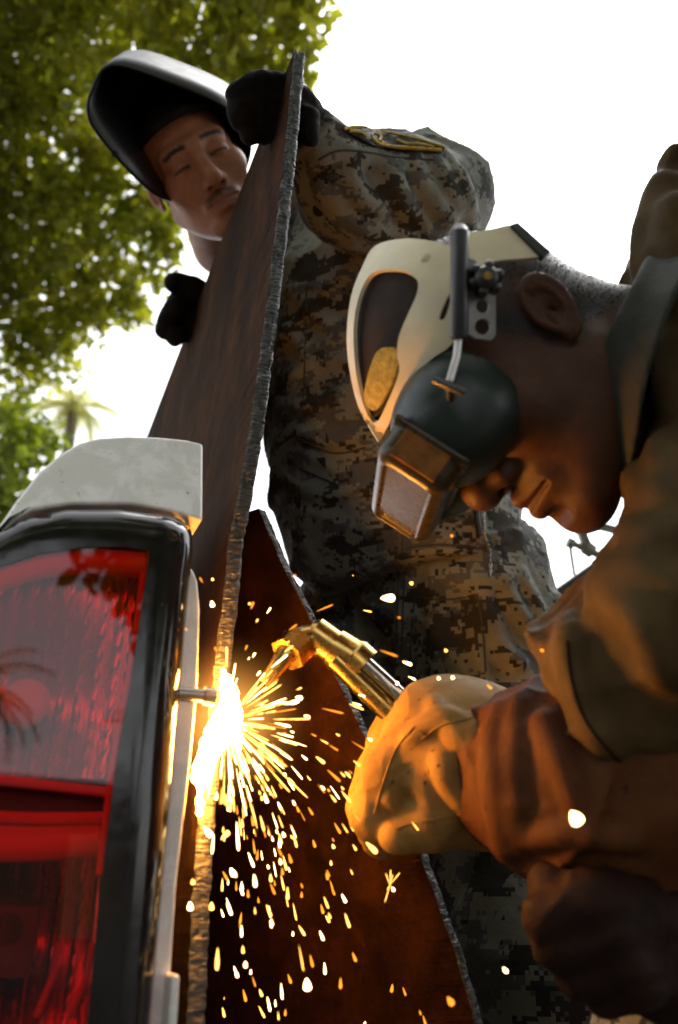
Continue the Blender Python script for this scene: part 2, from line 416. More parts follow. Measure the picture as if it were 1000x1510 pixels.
simple('lamp_dark', (.05, .045, .045), .5, var=.3)
def mk_cup():
    k = N('goggle_green'); v = k.coord()
    c = k.ramp(k.noise(v, 40, 4), [(.3, (.004, .012, .010)), (.7, (.008, .020, .016))])
    M['goggle_green'] = k.pbr(c, k.ramp(k.noise(v, 90, 4), [(.3, (.34,) * 3), (.7, (.52,) * 3)]), 0, k.bump(k.noise(v, 260, 3), .08, .001), .5)
mk_cup()
simple('goggle_amber', (.040, .028, .009), .3, var=.3, nscale=60, bump=.1, spec=.35)
simple('arc_lit_amber', (.17, .065, .012), .55, spec=.1, var=.4, nscale=90, bump=.3, bscale=300, bdist=.001)  # orange flame light on the goggle panel put into its colour
simple('camo_dark', (.07, .068, .055), .9, var=.3, spec=.1)
simple('interior_shade', (.02, .012, .008), .9, var=.3)

# ================================================================== SETTING
def ground():
    n = 40; s = 400.0; V = []; Fc = []
    for i in range(n + 1):
        for j in range(n + 1):
            x = (i / n * 2 - 1); y = (j / n * 2 - 1); x = np.sign(x) * abs(x) ** 2.2 * s; y = np.sign(y) * abs(y) ** 2.2 * s
            r = math.hypot(x, y); V.append((x, y, .0 if r < 6 else .04 * math.sin(x * .7) * math.sin(y * .5)))
    for i in range(n):
        for j in range(n): a = i * (n + 1) + j; Fc.append((a, a + n + 1, a + n + 2, a + 1))
    o = mesh_obj('ground', V, Fc, M['ground'], None, True); o['kind'] = 'structure'
ground()

def leaf_mesh(pos, size, rs, droop=.35, aspect=.62):
    n = len(pos); az = rs.uniform(0, 2 * np.pi, n); el = rs.normal(-droop, .55, n)
    d = np.stack([np.cos(az) * np.cos(el), np.sin(az) * np.cos(el), np.sin(el)], -1)
    rnd = rs.normal(size=(n, 3)); w = np.cross(d, rnd); w /= np.linalg.norm(w, axis=1)[:, None]; nn = np.cross(d, w)
    s = (size * rs.uniform(.6, 1.3, n))[:, None]
    V = np.stack([pos, pos + d * s * .3 + w * s * aspect * .42 + nn * s * .08, pos + d * s * .72 + w * s * aspect * .36 + nn * s * .07, pos + d * s * 1.0 - nn * s * .04,
                  pos + d * s * .72 - w * s * aspect * .36 + nn * s * .07, pos + d * s * .3 - w * s * aspect * .42 + nn * s * .08], 1).reshape(-1, 3)
    b = np.arange(n)[:, None] * 6
    Fc = np.concatenate([b + np.array([[0, 1, 2, 3]]), b + np.array([[0, 3, 4, 5]])], 0)
    return V, Fc
def tree(name, base, clumps, nleaf, size, label, leafmat='leaf', trunk_r=.12, fork=.45, seed=1, group=None, droop=.35, br=4):
    """base: foot on the ground; clumps: (centre, radius) list"""
    rs = np.random.default_rng(seed); t = thing(name, base, label, 'tree', group)
    cen = np.array([c for c, r in clumps]); rad = np.array([r for c, r in clumps]); top = cen.mean(0)
    fk = np.array(base) * (1 - fork) + top * fork; fk[:2] = np.array(base)[:2] * .75 + top[:2] * .25
    parts = [tube([np.array(base) - np.array([0, 0, .15]), np.array(base) + np.array([.04, .02, fk[2] * .4]), fk], [trunk_r * 1.25, trunk_r, trunk_r * .8], 10)]
    clumps = [(np.array(c, float), r) for c, r in clumps]
    for c, r in clumps[::br]:
        mid = fk * .5 + c * .5 + rs.normal(size=3) * r * .7; mid[2] += r * .9 + .3
        parts.append(tube(spline([fk, mid, c], 4, False), list(np.linspace(trunk_r * .3, trunk_r * .05, 9)), 6))
        for k in range(5):
            e = c + rs.normal(size=3) * r * .55
            parts.append(tube([c * .75 + mid * .25, (c + e) / 2 + rs.normal(size=3) * r * .12, e], [trunk_r * .12, trunk_r * .07, trunk_r * .03], 5))
    V, Fc = merge(*parts); mesh_obj('trunk', V, Fc, M['bark'], t, True)
    vol = rad ** 3; cnt = rs.multinomial(nleaf, vol ** .75 / (vol ** .75).sum()); pos = []
    for (c, r), m in zip(clumps, cnt):
        m = int(m); k = max(6, m // 26)                               # twigs, leaves set along each
        tc = rs.normal(size=(k, 3)); tc /= np.linalg.norm(tc, axis=1)[:, None]; tc = c + tc * r * rs.uniform(.25, 1, (k, 1)) ** .6
        dr = rs.normal(size=(k, 3)) * .5 + (tc - c) / r * .6; dr[:, 2] -= .5; dr /= np.linalg.norm(dr, axis=1)[:, None]
        i = rs.integers(0, k, m); a_ = tc[i] + dr[i] * rs.uniform(-.4, .6, (m, 1)) * r * .55 + rs.normal(size=(m, 3)) * size * .55
        b_ = rs.normal(size=(m, 3)); b_ = c + b_ / np.linalg.norm(b_, axis=1)[:, None] * r * 1.08 * rs.uniform(0, 1, (m, 1)) ** (1 / 3); pos.append(np.where(rs.random((m, 1)) < .6, b_, a_))
    V, Fc = leaf_mesh(np.concatenate(pos), size, rs, droop)
    mesh_obj('crown', V, Fc, M[leafmat], t, False)
    return t
cl = []
for px, py, d, rp in [(40, 60, 4.6, 130), (150, 30, 4.3, 110), (60, 210, 4.8, 120), (20, 330, 5.0, 110), (120, 340, 4.7, 95), (215, 330, 4.6, 55), (235, 395, 4.6, 36), (190, 250, 4.7, 80), (60, 440, 5.1, 80), (150, 420, 4.9, 60),
                      (300, 30, 3.9, 105), (400, 40, 3.7, 85), (455, 20, 3.6, 45), (350, 110, 3.9, 65), (430, 110, 3.8, 40), (250, 120, 4.2, 90), (445, 160, 3.8, 26), (20, 510, 5.2, 45), (70, 500, 5.2, 45), (125, 470, 5.0, 40), (195, 450, 4.9, 30), (30, 565, 5.4, 40), (95, 545, 5.4, 26), (250, 350, 4.6, 28),
                      (-120, 100, 4.6, 160), (-150, 330, 4.8, 160), (-300, 200, 4.6, 200), (-110, 480, 5.0, 100), (100, -120, 4.2, 160), (300, -120, 3.8, 140), (430, -90, 3.6, 90), (-150, -140, 4.4, 200)]:
    cl.append((P(px, py, d), rp * d / F))
tree('leafy_tree', (-3.6, 3.9, 0), cl, 39000, .066, 'broad-leaved tree with yellow-green hanging foliage above the flipped-up welding helmet', trunk_r=.07, seed=3, br=9)
cl = [(P(px, py, d), rp * d / F) for px, py, d, rp in [(20, 640, 4.0, 48), (60, 660, 4.2, 36), (10, 710, 4.1, 50), (-60, 660, 4.2, 70), (-50, 760, 4.2, 80), (40, 745, 4.2, 40)]]
b0 = cl[3][0].copy(); b0[2] = 0
tree('shrub_tree', b0, cl, 3400, .055, 'bright green leafy shrub growing beyond the white truck corner', 'leaf_bush', .05, seed=5)

def palm(base, h, R, label, seed, group, nf=26, mat='leaf_palm_hazed'):
    rs = np.random.default_rng(seed); t = thing('palm_tree', base, label, 'palm', group); base = np.array(base, float)
    top = base + np.array([rs.uniform(-.3, .3), rs.uniform(-.3, .3), h])
    V, Fc = tube([base - np.array([0, 0, .2]), base * .5 + top * .5, top], [.3, .22, .2], 10); mesh_obj('trunk', V, Fc, M['bark'], t, True)
    Vs, Fs = [], []
    for k in range(nf):
        az = k * 2.4 + rs.uniform(-.2, .2); e0 = rs.uniform(-.5, 1.3); L = R * rs.uniform(.8, 1.1); hd = np.array([math.cos(az), math.sin(az), 0])
        sd_ = np.array([-hd[1], hd[0], 0]); p = top.copy(); m = 16; el = e0; rib = []
        for i in range(m + 1):
            rib.append(p.copy()); p = p + (hd * math.cos(el) + np.array([0, 0, math.sin(el)])) * L / m; el -= (1.5 + .3 * rs.normal()) / m
        v, f = tube(rib, list(np.linspace(.035, .006, m + 1)), 4); b = len(Vs); Vs += v; Fs += [tuple(i + b for i in q) for q in f]
        for i in range(2, m + 1):
            for s in (-1, 1):
                for jj in (0, .5):
                    ll = L * .26 * (1 - abs(i / m - .45) * .9); a = rib[i] * (1 - jj) + rib[i - 1] * jj; dr = unit(sd_ * s + hd * .55 + np.array([0, 0, -.35])); b = len(Vs)
                    w = unit(np.cross(dr, [0, 0, 1])) * .02 * R / 2
                    Vs += [a - w, a + w, a + dr * ll]; Fs += [(b, b + 1, b + 2)]
    mesh_obj('crown', Vs, Fs, M[mat], t)
    return t
pb = P(118, 600, 30.0); palm((pb[0], pb[1], 0), pb[2], 1.9, 'tall palm with haze put into its pale leaf colour, far off in the bright gap below the leafy tree', 11, None, 30)
# trees and palms behind the photographer: mirrored in the tail lamp, the last tree added to block sky
for i, (x, y, h) in enumerate([(6.0, -17.0, 4.6), (10.6, -17.5, 4.0)]):
    palm((x, y, 0), h, 1.8, ['taller', 'shorter'][i] + ' dark palm behind the photographer, mirrored in the lamp lens', 20 + i, 'palms mirrored in the lamp', 22, 'leaf')
rs0 = np.random.default_rng(77)
tree('leafy_tree', (4.2, -4.6, 0), [(np.array(c, float), r) for c, r in [((1.2, -3.2, 3.2), .55), ((2.2, -3.6, 3.0), .6), ((2.9, -4.0, 3.4), .8), ((1.7, -4.2, 4.2), .9), ((3.6, -4.2, 4.4), 1.1), ((.6, -3.6, 4.0), .7), ((4.6, -4.6, 3.9), 1.1), ((2.0, -3.2, 2.45), .28), ((3.4, -2.2, 4.6), 1.1), ((4.2, -.8, 4.9), 1.2), ((1.6, -2.4, 5.0), 1.0), ((2.6, -1.2, 5.4), 1.0), ((5.0, -2.5, 3.4), 1.2), ((.2, -2.6, 5.2), .9), ((3.4, -3.2, 2.6), .9), ((4.4, -1.6, 3.2), 1.0), ((-.6, -1.6, 5.6), .9), ((1.2, -.6, 5.8), .8)]],  # high overhead clumps added to cut the sky light
     34000, .15, 'leafy tree behind the photographer, mirrored in the tail lamp', seed=9)
tree('leafy_tree', (-3.4, -5.6, 0), [(np.array(c, float), r) for c, r in [((-1.2, -4.2, 4.2), 1.0), ((-2.4, -4.6, 3.4), 1.2), ((-3.6, -5.0, 4.4), 1.4), ((-.6, -5.2, 5.0), 1.2), ((-2.6, -3.2, 5.4), 1.2), ((-4.4, -3.8, 3.6), 1.3), ((-1.6, -6, 3), 1.2), ((-3.2, -6.2, 2.4), 1.2)]],
     26000, .16, 'broad unseen leafy tree added behind the photographer on the tailgate side to block sky light', seed=10)
bd = thing('low_building', (9, -19, 0), 'low tan building far behind the photographer, mirrored low in the lamp', 'building')
box_obj('wall', (9, -21, 1.5), (14, 0, 0), (0, 2.5, 0), (0, 0, 1.5), M['bark'], bd); box_obj('roof', (9, -21, 3.1), (14.4, 0, 0), (0, 2.9, 0), (0, 0, .12), M['beam_grey'], bd)
for x in (-2, 2, 6, 13, 17, 21): box_obj('window', (x, -18.48, 1.6), (.7, 0, 0), (0, .05, 0), (0, 0, .55), M['glass_dark'], bd)
box_obj('door', (9.6, -18.48, 1.05), (.5, 0, 0), (0, .05, 0), (0, 0, 1.05), M['wood'], bd)
# ================================================================== PICKUP TRUCK
U = np.array([-.358, .934, 0]); U /= np.linalg.norm(U); VL = np.array([-U[1], U[0], 0]); ZZ = np.array([0, 0, 1.0])   # ahead, left, up
C0 = P(295, 760, .68)
def VP(a, f, z): return np.array([C0[0], C0[1], 0]) + VL * a + U * f + ZZ * z
truck = thing('pickup_truck', VP(.8, 1.8, 0), 'white pickup truck corner with a red and black tail lamp', 'truck')
def rear(px, py, off=0.0, rr=.028):
    p = PL(px, py, C0 + U * off, U)
    da = (295 - (py - 760) * .089 - px) * .0005
    c = 0
    if rr and da < rr: c = rr - math.sqrt(max(rr * rr - (rr - max(da, 0)) ** 2, 0))
    top = [(-400, 1000), (-160, 900), (-100, 850), (-40, 800), (0, 775), (40, 755), (100, 742), (180, 742), (240, 750), (300, 757), (400, 757)]
    ty = np.interp(px, [q[0] for q in top], [q[1] for q in top]); dz = (py - ty) * .0005
    if rr and dz < .02: c += .02 - math.sqrt(max(.02 ** 2 - (.02 - max(dz, 0)) ** 2, 0))
    return p + U * c
def prism(name, pts, f0, f1, mat, parent, bw, tilt=0.0):
    """outline on the rear plane pushed f0..f1 ahead"""
    A = [PL(x, y, C0, U) for x, y in pts]; zt = max(p[2] for p in A); zb = min(p[2] for p in A)
    Fr = [p + U * (f0 + tilt * (p[2] - zb) / (zt - zb)) for p in A]; Bk = [p + U * f1 for p in A]; n = len(A)
    fc = [tuple(range(n)), tuple(range(2 * n - 1, n - 1, -1))] + [(i, i + n, (i + 1) % n + n, (i + 1) % n) for i in range(n)]
    o = mesh_obj(name, Fr + Bk, fc, mat, parent)
    bm = bmesh.new(); bm.from_mesh(o.data); bmesh.ops.recalc_face_normals(bm, faces=bm.faces); bm.to_mesh(o.data); bm.free()
    if bw: bevel(o, bw, 4, 25)
    return o
cap_top = [(318, 619), (292, 612), (250, 608), (200, 607), (155, 611), (125, 620), (95, 640), (60, 674), (25, 724), (-10, 782), (-60, 840), (-120, 900)]
cap_bot = [(-120, 925), (-60, 852), (-10, 797), (20, 757), (50, 739), (110, 728), (200, 727), (260, 738), (308, 754)]
prism('bed_rail', cap_top + cap_bot, -.012, 1.9, M['white_paint'], truck, .007, .055)
prism('bed_side', [(288, 812), (298, 820), (305, 838), (309, 880), (306, 1000), (296, 1110), (275, 1300), (262, 1510), (250, 1720), (222, 1720), (232, 1510), (250, 1250), (268, 1000), (276, 812)], .03, 1.9, M['white_paint'], truck, .008)
lens_out = [(296, 758), (291, 800), (283, 900), (268, 1050), (250, 1250), (228, 1510), (214, 1680), (-200, 1680), (-200, 960), (-160, 905), (-100, 852), (-40, 802), (0, 777), (40, 757), (100, 744), (180, 744), (240, 752), (285, 757)]
red_out = [(221, 812), (214, 860), (205, 920), (192, 1010), (172, 1120), (150, 1290), (128, 1510), (115, 1640), (-170, 1640), (-170, 965), (-110, 905), (-60, 868), (0, 836), (60, 817), (120, 808), (180, 806)]
def dens(pts, k=6): return [tuple(np.array(pts[i]) * (1 - j / k) + np.array(pts[(i + 1) % len(pts)]) * j / k) for i in range(len(pts)) for j in range(k)]
lamp = drape('tail_lamp', dens(lens_out), [dens(red_out)], lambda x, y: rear(x, y), 16, M['lamp_black'], truck, .003)
lamp['label'] = 'glossy black surround of the tail lamp'
drape('lens', dens(red_out), [], lambda x, y: rear(x, y, -.001), 14, M['lens_red'], lamp, 0)['label'] = 'transparent red lens of the tail lamp'
def ribbed(x, y, off, amp, per):
    return rear(x, y, off, 0) + U * amp * math.cos(2 * math.pi * (x + (y - 800) * .13) / per)
def bowl(x, y, cx, cy, sx, sy, off, dep, amp, per):
    r2 = ((x - cx) / sx) ** 2 + ((y - cy) / sy) ** 2
    return ribbed(x, y, off + dep * math.exp(-r2), amp, per)
up = dens([(212, 830), (190, 1000), (160, 1150), (-180, 1150), (-180, 960), (-60, 880), (0, 850), (80, 826), (150, 822)])
drape('reflector', up, [], lambda x, y: bowl(x, y, 40, 1030, 90, 110, .035, .035, .0045, 26), 4, M['reflector'], lamp, .001)
lo = dens([(150, 1260), (128, 1500), (112, 1640), (-180, 1640), (-180, 1260)])
drape('reflector', lo, [], lambda x, y: bowl(x, y, 20, 1370, 90, 110, .05, .035, .0055, 34), 4, M['reflector'], lamp, .001)
def rtube(name, pts, r, mat, off): return tube_obj(name, [rear(x, y, off, 0) for x, y in spline(pts, 5, False)], r, mat, lamp, 10)
rtube('light_pipe', [(-180, 965), (-110, 915), (-60, 880), (0, 852), (60, 835), (130, 828), (212, 834)], .0095, M['lamp_white'], .012)
rtube('light_pipe', [(214, 830), (203, 920), (189, 1010), (169, 1120), (148, 1290)], .0030, M['lamp_white'], .008)
for y0, y1, rad in [(1150, 1168, .0035), (1205, 1206, .004), (1225, 1224, .0035), (1250, 1243, .009)]:
    rtube('light_bar', [(-180, y0 - 20), (0, y0), (158 - (y0 - 1150) * .14, y1)], rad, M['lamp_white'], .02)
o = drape('divider', dens([(160, 1150), (150, 1262), (-180, 1262), (-180, 1150)]), [], lambda x, y: rear(x, y, .034, 0), 20, M['lamp_dark'], lamp, .002)
for x in (75, 125):
    rtube('rib', [(x + 12, 1390), (x + 2, 1440), (x - 22, 1500)], .0022, M['lamp_white'], .045)
for (x, y, r) in [(40, 1030, .016), (10, 1370, .018)]:
    c = rear(x, y, .03, 0); V, Fc = tube([c + U * .03, c + U * .008, c], [r, r, r * .55], 20); mesh_obj('bulb', V, Fc, M['lamp_white'] if y < 1200 else M['lamp_dark'], lamp, True)
c = dens([(218, 800), (150, 800), (0, 830), (-180, 950), (-180, 1650), (110, 1650), (130, 1500), (190, 1010)])
drape('housing', c, [], lambda x, y: rear(x, y, .09, 0), 30, M['lamp_dark'], lamp, .002)
pin = tube_obj('latch_pin', [PL(262, 1023, C0 + U * .03, U), PL(300, 1026, C0 + U * .028, U), PL(301, 1026, C0 + U * .028, U), PL(317, 1028, C0 + U * .028, U)], [.0052, .0052, .0068, .0068], M['steel'], truck, 16)
box_obj('bracket', PL(250, 1500, C0 + U * .02, U), VL * .003, U * .012, ZZ * .025, M['white_paint'], truck, .003)
# the rest of the truck, mostly out of frame
box_obj('tailgate', VP(.83, .03, .72), VL * .56, U * .025, ZZ * .2, M['white_paint'], truck, .01)
box_obj('bumper', VP(.8, -.02, .40), VL * .80, U * .07, ZZ * .065, M['dark_steel'], truck, .02)
box_obj('bed_side', VP(1.56, .96, .72), VL * .05, U * .94, ZZ * .2, M['white_paint'], truck, .02)
box_obj('bed_floor', VP(.8, .97, .60), VL * .72, U * .94, ZZ * .02, M['dark_steel'], truck)
sec = [(1.95, .5), (1.95, .98), (2.0, 1.52), (2.2, 1.6), (3.0, 1.58), (3.5, 1.08), (4.7, .95), (4.85, .8), (4.85, .45)]
n = len(sec); V = [VP(.06 if z < 1.1 else .14, f, z) for f, z in sec] + [VP(1.54 if z < 1.1 else 1.46, f, z) for f, z in sec]
o = mesh_obj('cab', V, [tuple(range(n)), tuple(range(2 * n - 1, n - 1, -1))] + [(i, i + n, (i + 1) % n + n, (i + 1) % n) for i in range(n)], M['white_paint'], truck)
bm = bmesh.new(); bm.from_mesh(o.data); bmesh.ops.recalc_face_normals(bm, faces=bm.faces); bm.to_mesh(o.data); bm.free(); bevel(o, .04, 3, 20)
box_obj('rear_window', VP(.8, 1.965, 1.27), VL * .5, U * .02, ZZ * .16, M['glass_dark'], truck, .01)
for f in (.62, 3.95):
    for a in (.02, 1.58):
        s = 1 if a > 1 else -1; c = VP(a, f, .36)
        w = tube_obj('wheel', [c - VL * s * .2, c + VL * s * .0], .36, M['rubber'], truck, 28); tube_obj('rim', [c - VL * s * .1, c + VL * s * .012], .22, M['grey_steel'], w, 20)
V, Fc = merge(*[box_pts(VP(a, 2.2, .47), VL * .05, U * 2.2, ZZ * .06) for a in (.45, 1.15)]); mesh_obj('chassis', V, Fc, M['dark_steel'], truck)

# ================================================================== STEEL PLATES
TH = .0135; PERP = -VL
def rough_edge(name, Rb, perp, out, mat, parent, seed, rows, amp, th=TH):
    """torch-cut edge: right border polyline Rb, thickness along -perp, bulging along out"""
    rs = np.random.default_rng(seed); L = np.r_[0, np.cumsum([np.linalg.norm(Rb[i + 1] - Rb[i]) for i in range(len(Rb) - 1)])]
    s = np.linspace(0, L[-1], rows); B = np.stack([np.interp(s, L, [p[k] for p in Rb]) for k in range(3)], -1)
    nc = 8; V = np.zeros((rows, nc, 3)); low = np.interp(s, np.linspace(0, L[-1], rows // 14), rs.normal(size=rows // 14)); mid = np.interp(s, np.linspace(0, L[-1], rows // 4), rs.normal(size=rows // 4))
    for j in range(nc):
        t = j / (nc - 1); hi = rs.normal(size=rows) * .6 + np.roll(mid, int(3 * t * t * 2)) * .3 + np.interp(s, np.linspace(0, L[-1], rows // 7), rs.normal(size=rows // 7)) * .5 - 3.0 * (np.interp(s, np.linspace(0, L[-1], rows // 9), rs.random(rows // 9)) > .86)
        prof = -.0010 * (2 * t - 1) ** 6
        dj = amp * (hi * .6 + low * .25) + prof
        if j in (0, nc - 1): dj = dj * .5 - .001
        lat = -t * th + (amp * .8 * (low * .25 + mid * .5) if j in (0, nc - 1) else 0)
        V[:, j] = B + perp * (lat[:, None] if not np.isscalar(lat) else lat) + out * dj[:, None]
    q = np.arange(rows - 1)[:, None] * nc + np.arange(nc - 1)[None]; q = q.ravel()
    Fc = np.stack([q, q + nc, q + nc + 1, q + 1], -1)
    o = mesh_obj(name, V.reshape(-1, 3), Fc, mat, parent, False)
    return o, V
def slab(name, V, far, mat, parent, back):
    """plate body behind a cut edge: face and back swept to the far points"""
    rows = len(V); idx = list(range(0, rows, 4)); idx = idx if idx[-1] == rows - 1 else idx + [rows - 1]
    K = 14; G = []
    for side, jj in ((0, -1), (1, 0)):
        for i in idx:
            w0, w1 = max(0, i - 30), min(rows, i + 31); hw_ = min(i - w0, w1 - 1 - i); a_ = V[i - hw_:i + hw_ + 1, jj].mean(0) if hw_ else V[i, jj]; b = far(i, side) + a_ - V[i, jj]
            for k in range(K + 1): G.append(V[i, jj] if k == 0 else a_ * (1 - k / K) + b * (k / K))
    m = len(idx); W = K + 1; Fc = []
    for side in (0, 1):
        b0 = side * m * W
        for i in range(m - 1):
            for k in range(K):
                q = (b0 + i * W + k, b0 + i * W + k + 1, b0 + (i + 1) * W + k + 1, b0 + (i + 1) * W + k); Fc.append(q if side == 0 else q[::-1])
    b1 = m * W
    for k in range(K):
        Fc.append((k + 1, k, b1 + k, b1 + k + 1)); e = (m - 1) * W; Fc.append((e + k, e + k + 1, b1 + e + k + 1, b1 + e + k))
    for i in range(m - 1): Fc.append((i * W + K, (i + 1) * W + K, b1 + (i + 1) * W + K, b1 + i * W + K))
    o = mesh_obj(name, G, Fc, mat, parent, False)
    bm = bmesh.new(); bm.from_mesh(o.data); bmesh.ops.recalc_face_normals(bm, faces=bm.faces); bm.to_mesh(o.data); bm.free()
    return o
YA = .72
edgeA = [(451, 78), (445, 150), (437, 232), (415, 432), (389, 640), (371, 740), (360, 800), (350, 900), (332, 1060), (318, 1200), (309, 1350), (303, 1510), (296, 1900)]
RbA = [PY(x, y, YA) for x, y in edgeA]
plateA = thing('steel_plate', RbA[-1], 'tall rusty brown steel plate held upright against the truck corner', 'plate')
LA = 1.3
_, VA = rough_edge('cut_edge', RbA, PERP, -U, M['cut_steel'], plateA, 4, 1000, .0010)
slab('plate_body', VA, lambda i, s: VA[i, -1 if s == 0 else 0] + U * LA, M['plate_rust'], plateA, None)
edgeB = [(394, 755), (412, 797), (430, 840), (467, 912), (500, 985), (548, 1085), (585, 1165), (625, 1240), (650, 1310), (682, 1400), (714, 1510), (770, 1700)]
RbB = [PY(x, y, .865 - .035 * (y - 755) / 755) for x, y in edgeB]
plateB = thing('steel_plate', RbB[-1], 'smaller rust-red steel plate with a slanted torch-cut edge below the torch', 'plate')
UB = unit([-.80, .60, 0]); PB = unit([.60, .80, 0])
_, VB = rough_edge('cut_edge', RbB, PB, -UB, M['cut_steel'], plateB, 8, 620, .0011, .012)
def farB(i, s):
    a = VB[i, -1 if s == 0 else 0]
    z = a[2]; k = np.argsort([abs(p[2] - z) for p in RbA])[:2]; zs = [p[2] for p in RbA]; xA = np.interp(-z, [-q for q in zs], [p[0] for p in RbA])
    # right face of the tall plate: x = xA + U.x * w, y = YA + U.y * w ; meet a + UB * q
    A2 = np.array([[U[0], -UB[0]], [U[1], -UB[1]]]); w, q = np.linalg.solve(A2, np.array([a[0] - xA, a[1] - YA]))
    return a + UB * (max(q, .002) + .004)
slab('plate_body', VB, farB, M['plate_rust_red'], plateB, None)

# ================================================================== PEOPLE
def head_sdf(o):
    nw, lp, oc = o.get('nose', 1.0), o.get('lips', 1.0), o.get('occ', 0.0)
    def f(p):
        q = p.copy(); q[:, 0] = np.abs(q[:, 0])
        d = ell(q, (0, -.012 + oc / 2, .034), (.075, .095 - oc / 2, .087))
        d = smin(d, ell(q, (0, .028, -.034), (.060, .068, .086)), .03)
        d = smin(d, cap(q, (.050, .002, -.050), (.018, .074, -.098), .021, .018), .025)
        d = smin(d, sph(q, (0, .080, -.102), .019), .02)
        d = smin(d, sph(q, (.043, .060, -.020), .026), .02)
        d = smin(d, cap(q, (.006, .089, .026), (.046, .070, .027), .011, .010), .018)
        d = smax(d, -sph(q, (.033, .1085, .006), .0195), .014)
        eye = sph(q, (.0325, .0775, .005), .0162); d = smin(d, eye, .005)
        d = smax(d, -cap(q, (.020, .0935, .0125), (.045, .0865, .0115), .0012), .003)
        d = smin(d, cap(q, (.019, .0925, .0005), (.046, .0850, -.001), .0018), .002)
        d = smin(d, cap(q, (0, .092, .014), (0, .112, -.029), .0085, .0115 * (nw * .6 + .4)), .013)
        d = smin(d, sph(q, (0, .1135, -.034), .0122 * (nw * .5 + .5)), .011)
        d = smin(d, sph(q, (.0130 * nw, .1005, -.0385), .0085 * (nw * .4 + .6)), .010)
        d = smax(d, -ell(q, (.0075 * nw, .1075, -.0475), (.0048 * nw, .007, .005)), .003)
        d = smin(d, ell(q, (0, .083, -.068), (.030, .016, .020)), .012)
        d = smin(d, cap(q, (0, .0985 + .003 * lp, -.0600), (.023, .0865, -.0665), .0058 * lp, .0030), .008)
        d = smin(d, cap(q, (0, .0980 + .002 * lp, -.0755), (.020, .0870, -.0700), .0066 * lp, .0032), .008)
        d = smax(d, -cap(q, (0, .1095, -.0675), (.026, .0915, -.0685), .0018), .003)
        d = smax(d, -cap(q, (-.01, .098, -.0905), (.01, .098, -.0905), .004), .008)
        # ear
        es, ey = o.get('ear', (.92, 0.0)); er = np.float32(q - np.float32((.0755, -.014 + ey, -.002))) / es
        a = .34; n_ = er[:, 0] * math.cos(a) + er[:, 1] * math.sin(a); b_ = er[:, 1] * math.cos(a) - er[:, 0] * math.sin(a); z_ = er[:, 2]
        b_ = b_ + z_ * .18; ew = np.where(z_ > 0, .0185, .0185 + z_ * .16); n_ = n_ - .006 + np.minimum(b_, 0) * .25
        rho = np.sqrt((b_ / ew) ** 2 + (z_ / .031) ** 2)
        ring = np.sqrt(((rho - .86) * .021) ** 2 + n_ ** 2) - .0034
        disc = np.maximum(np.abs(n_ + .002) - .0026, (rho - .9) * .017)
        ear = smin(ring, disc, .003)
        anti = np.sqrt((np.sqrt((b_ / .010) ** 2 + ((z_ - .002) / .019) ** 2) - .95) ** 2 * .012 ** 2 + (n_ - .001) ** 2) - .0028
        anti = np.maximum(anti, b_ - .002); ear = smin(ear, anti, .004)
        ear = smax(ear, -ell(np.stack([n_, b_, z_], -1), (.006, .002, -.005), (.009, .008, .011)), .003)
        ear = smin(ear, ell(np.stack([n_, b_, z_], -1), (.0005, .013, -.007), (.004, .0035, .006)), .004)
        ear = smin(ear, ell(np.stack([n_, b_, z_], -1), (-.001, .003, -.027), (.004, .009, .008)), .005)
        d = smin(d, ear * es, .006)
        ne = o['neck']
        d = smin(d, cap(q, (0, -.034, -.040), ne, .052, .058), .03)
        d = smin(d, cap(q, (.030, -.030, -.055), (.018, ne[1] + .03, ne[2]), .016, .014), .02)
        return d
    return f
def place(R, t, sc): return lambda v: C2W((np.asarray(v) * sc) @ R.T + t)
def unplace(R, t, sc):
    Rw = np.stack([RIGHT, UPV, FWD])                       # rows
    def g(w): c = (np.asarray(w) - CAM) @ Rw.T; return ((c - t) @ R) / sc
    return g
def colour_face(v, skin, lip, hair, hairline, brow, stub):
    c = np.tile(np.array(skin), (len(v), 1)); x, y, z = np.abs(v[:, 0]), v[:, 1], v[:, 2]; nz = vnoise(v.astype(np.float32), 420, 3) * .004
    def blend(m, col): c[:] = c * (1 - m[:, None]) + np.array(col) * m[:, None]
    sm = lambda a, b, t: np.clip((t - a) / (b - a), 0, 1)
    hl = hairline(x, y, z); earm = sm(.0725, .0765, x) * sm(-.05, -.045, y) * sm(.024, .016, y) * sm(.046, .036, np.abs(z)); blend(sm(-.006, .006, hl + nz) * .93 * (1 - earm), hair)
    blend(sm(.0055, .002, np.abs(z - (.0285 + .10 * np.minimum(x - .03, 0) - .25 * np.maximum(x - .036, 0)) + nz * .4)) * sm(.010, .016, x) * sm(.056, .048, x) * sm(.04, .06, y) * brow, hair)
    ms = sm(.0030, .0, np.abs(z + .0545 + x * .25) - .004) * sm(.03, .022, x) * sm(.07, .085, y) + .5 * sm(.012, 0, np.abs(z + .100)) * sm(.02, .01, x) * sm(.06, .07, y); blend(np.clip(ms, 0, 1) * stub, hair)
    lipm = sm(.0088, .006, np.sqrt((np.abs(z + .0675) * 1.0) ** 2 + (x * .30) ** 2)) * sm(.084, .088, y); blend(lipm * .8, lip)
    blend(sm(.0032, .0012, np.abs(z - .0005 + np.maximum(x - .03, 0) * .1)) * sm(.017, .02, x) * sm(.048, .044, x) * sm(.07, .08, y) * .9, (.012, .009, .008))
    blend(sm(.0045, .002, np.linalg.norm(np.stack([x - .0085, y - .108, z + .047], -1), axis=1) - .003), (.01, .005, .004))
    return np.clip(c, 0, 1)
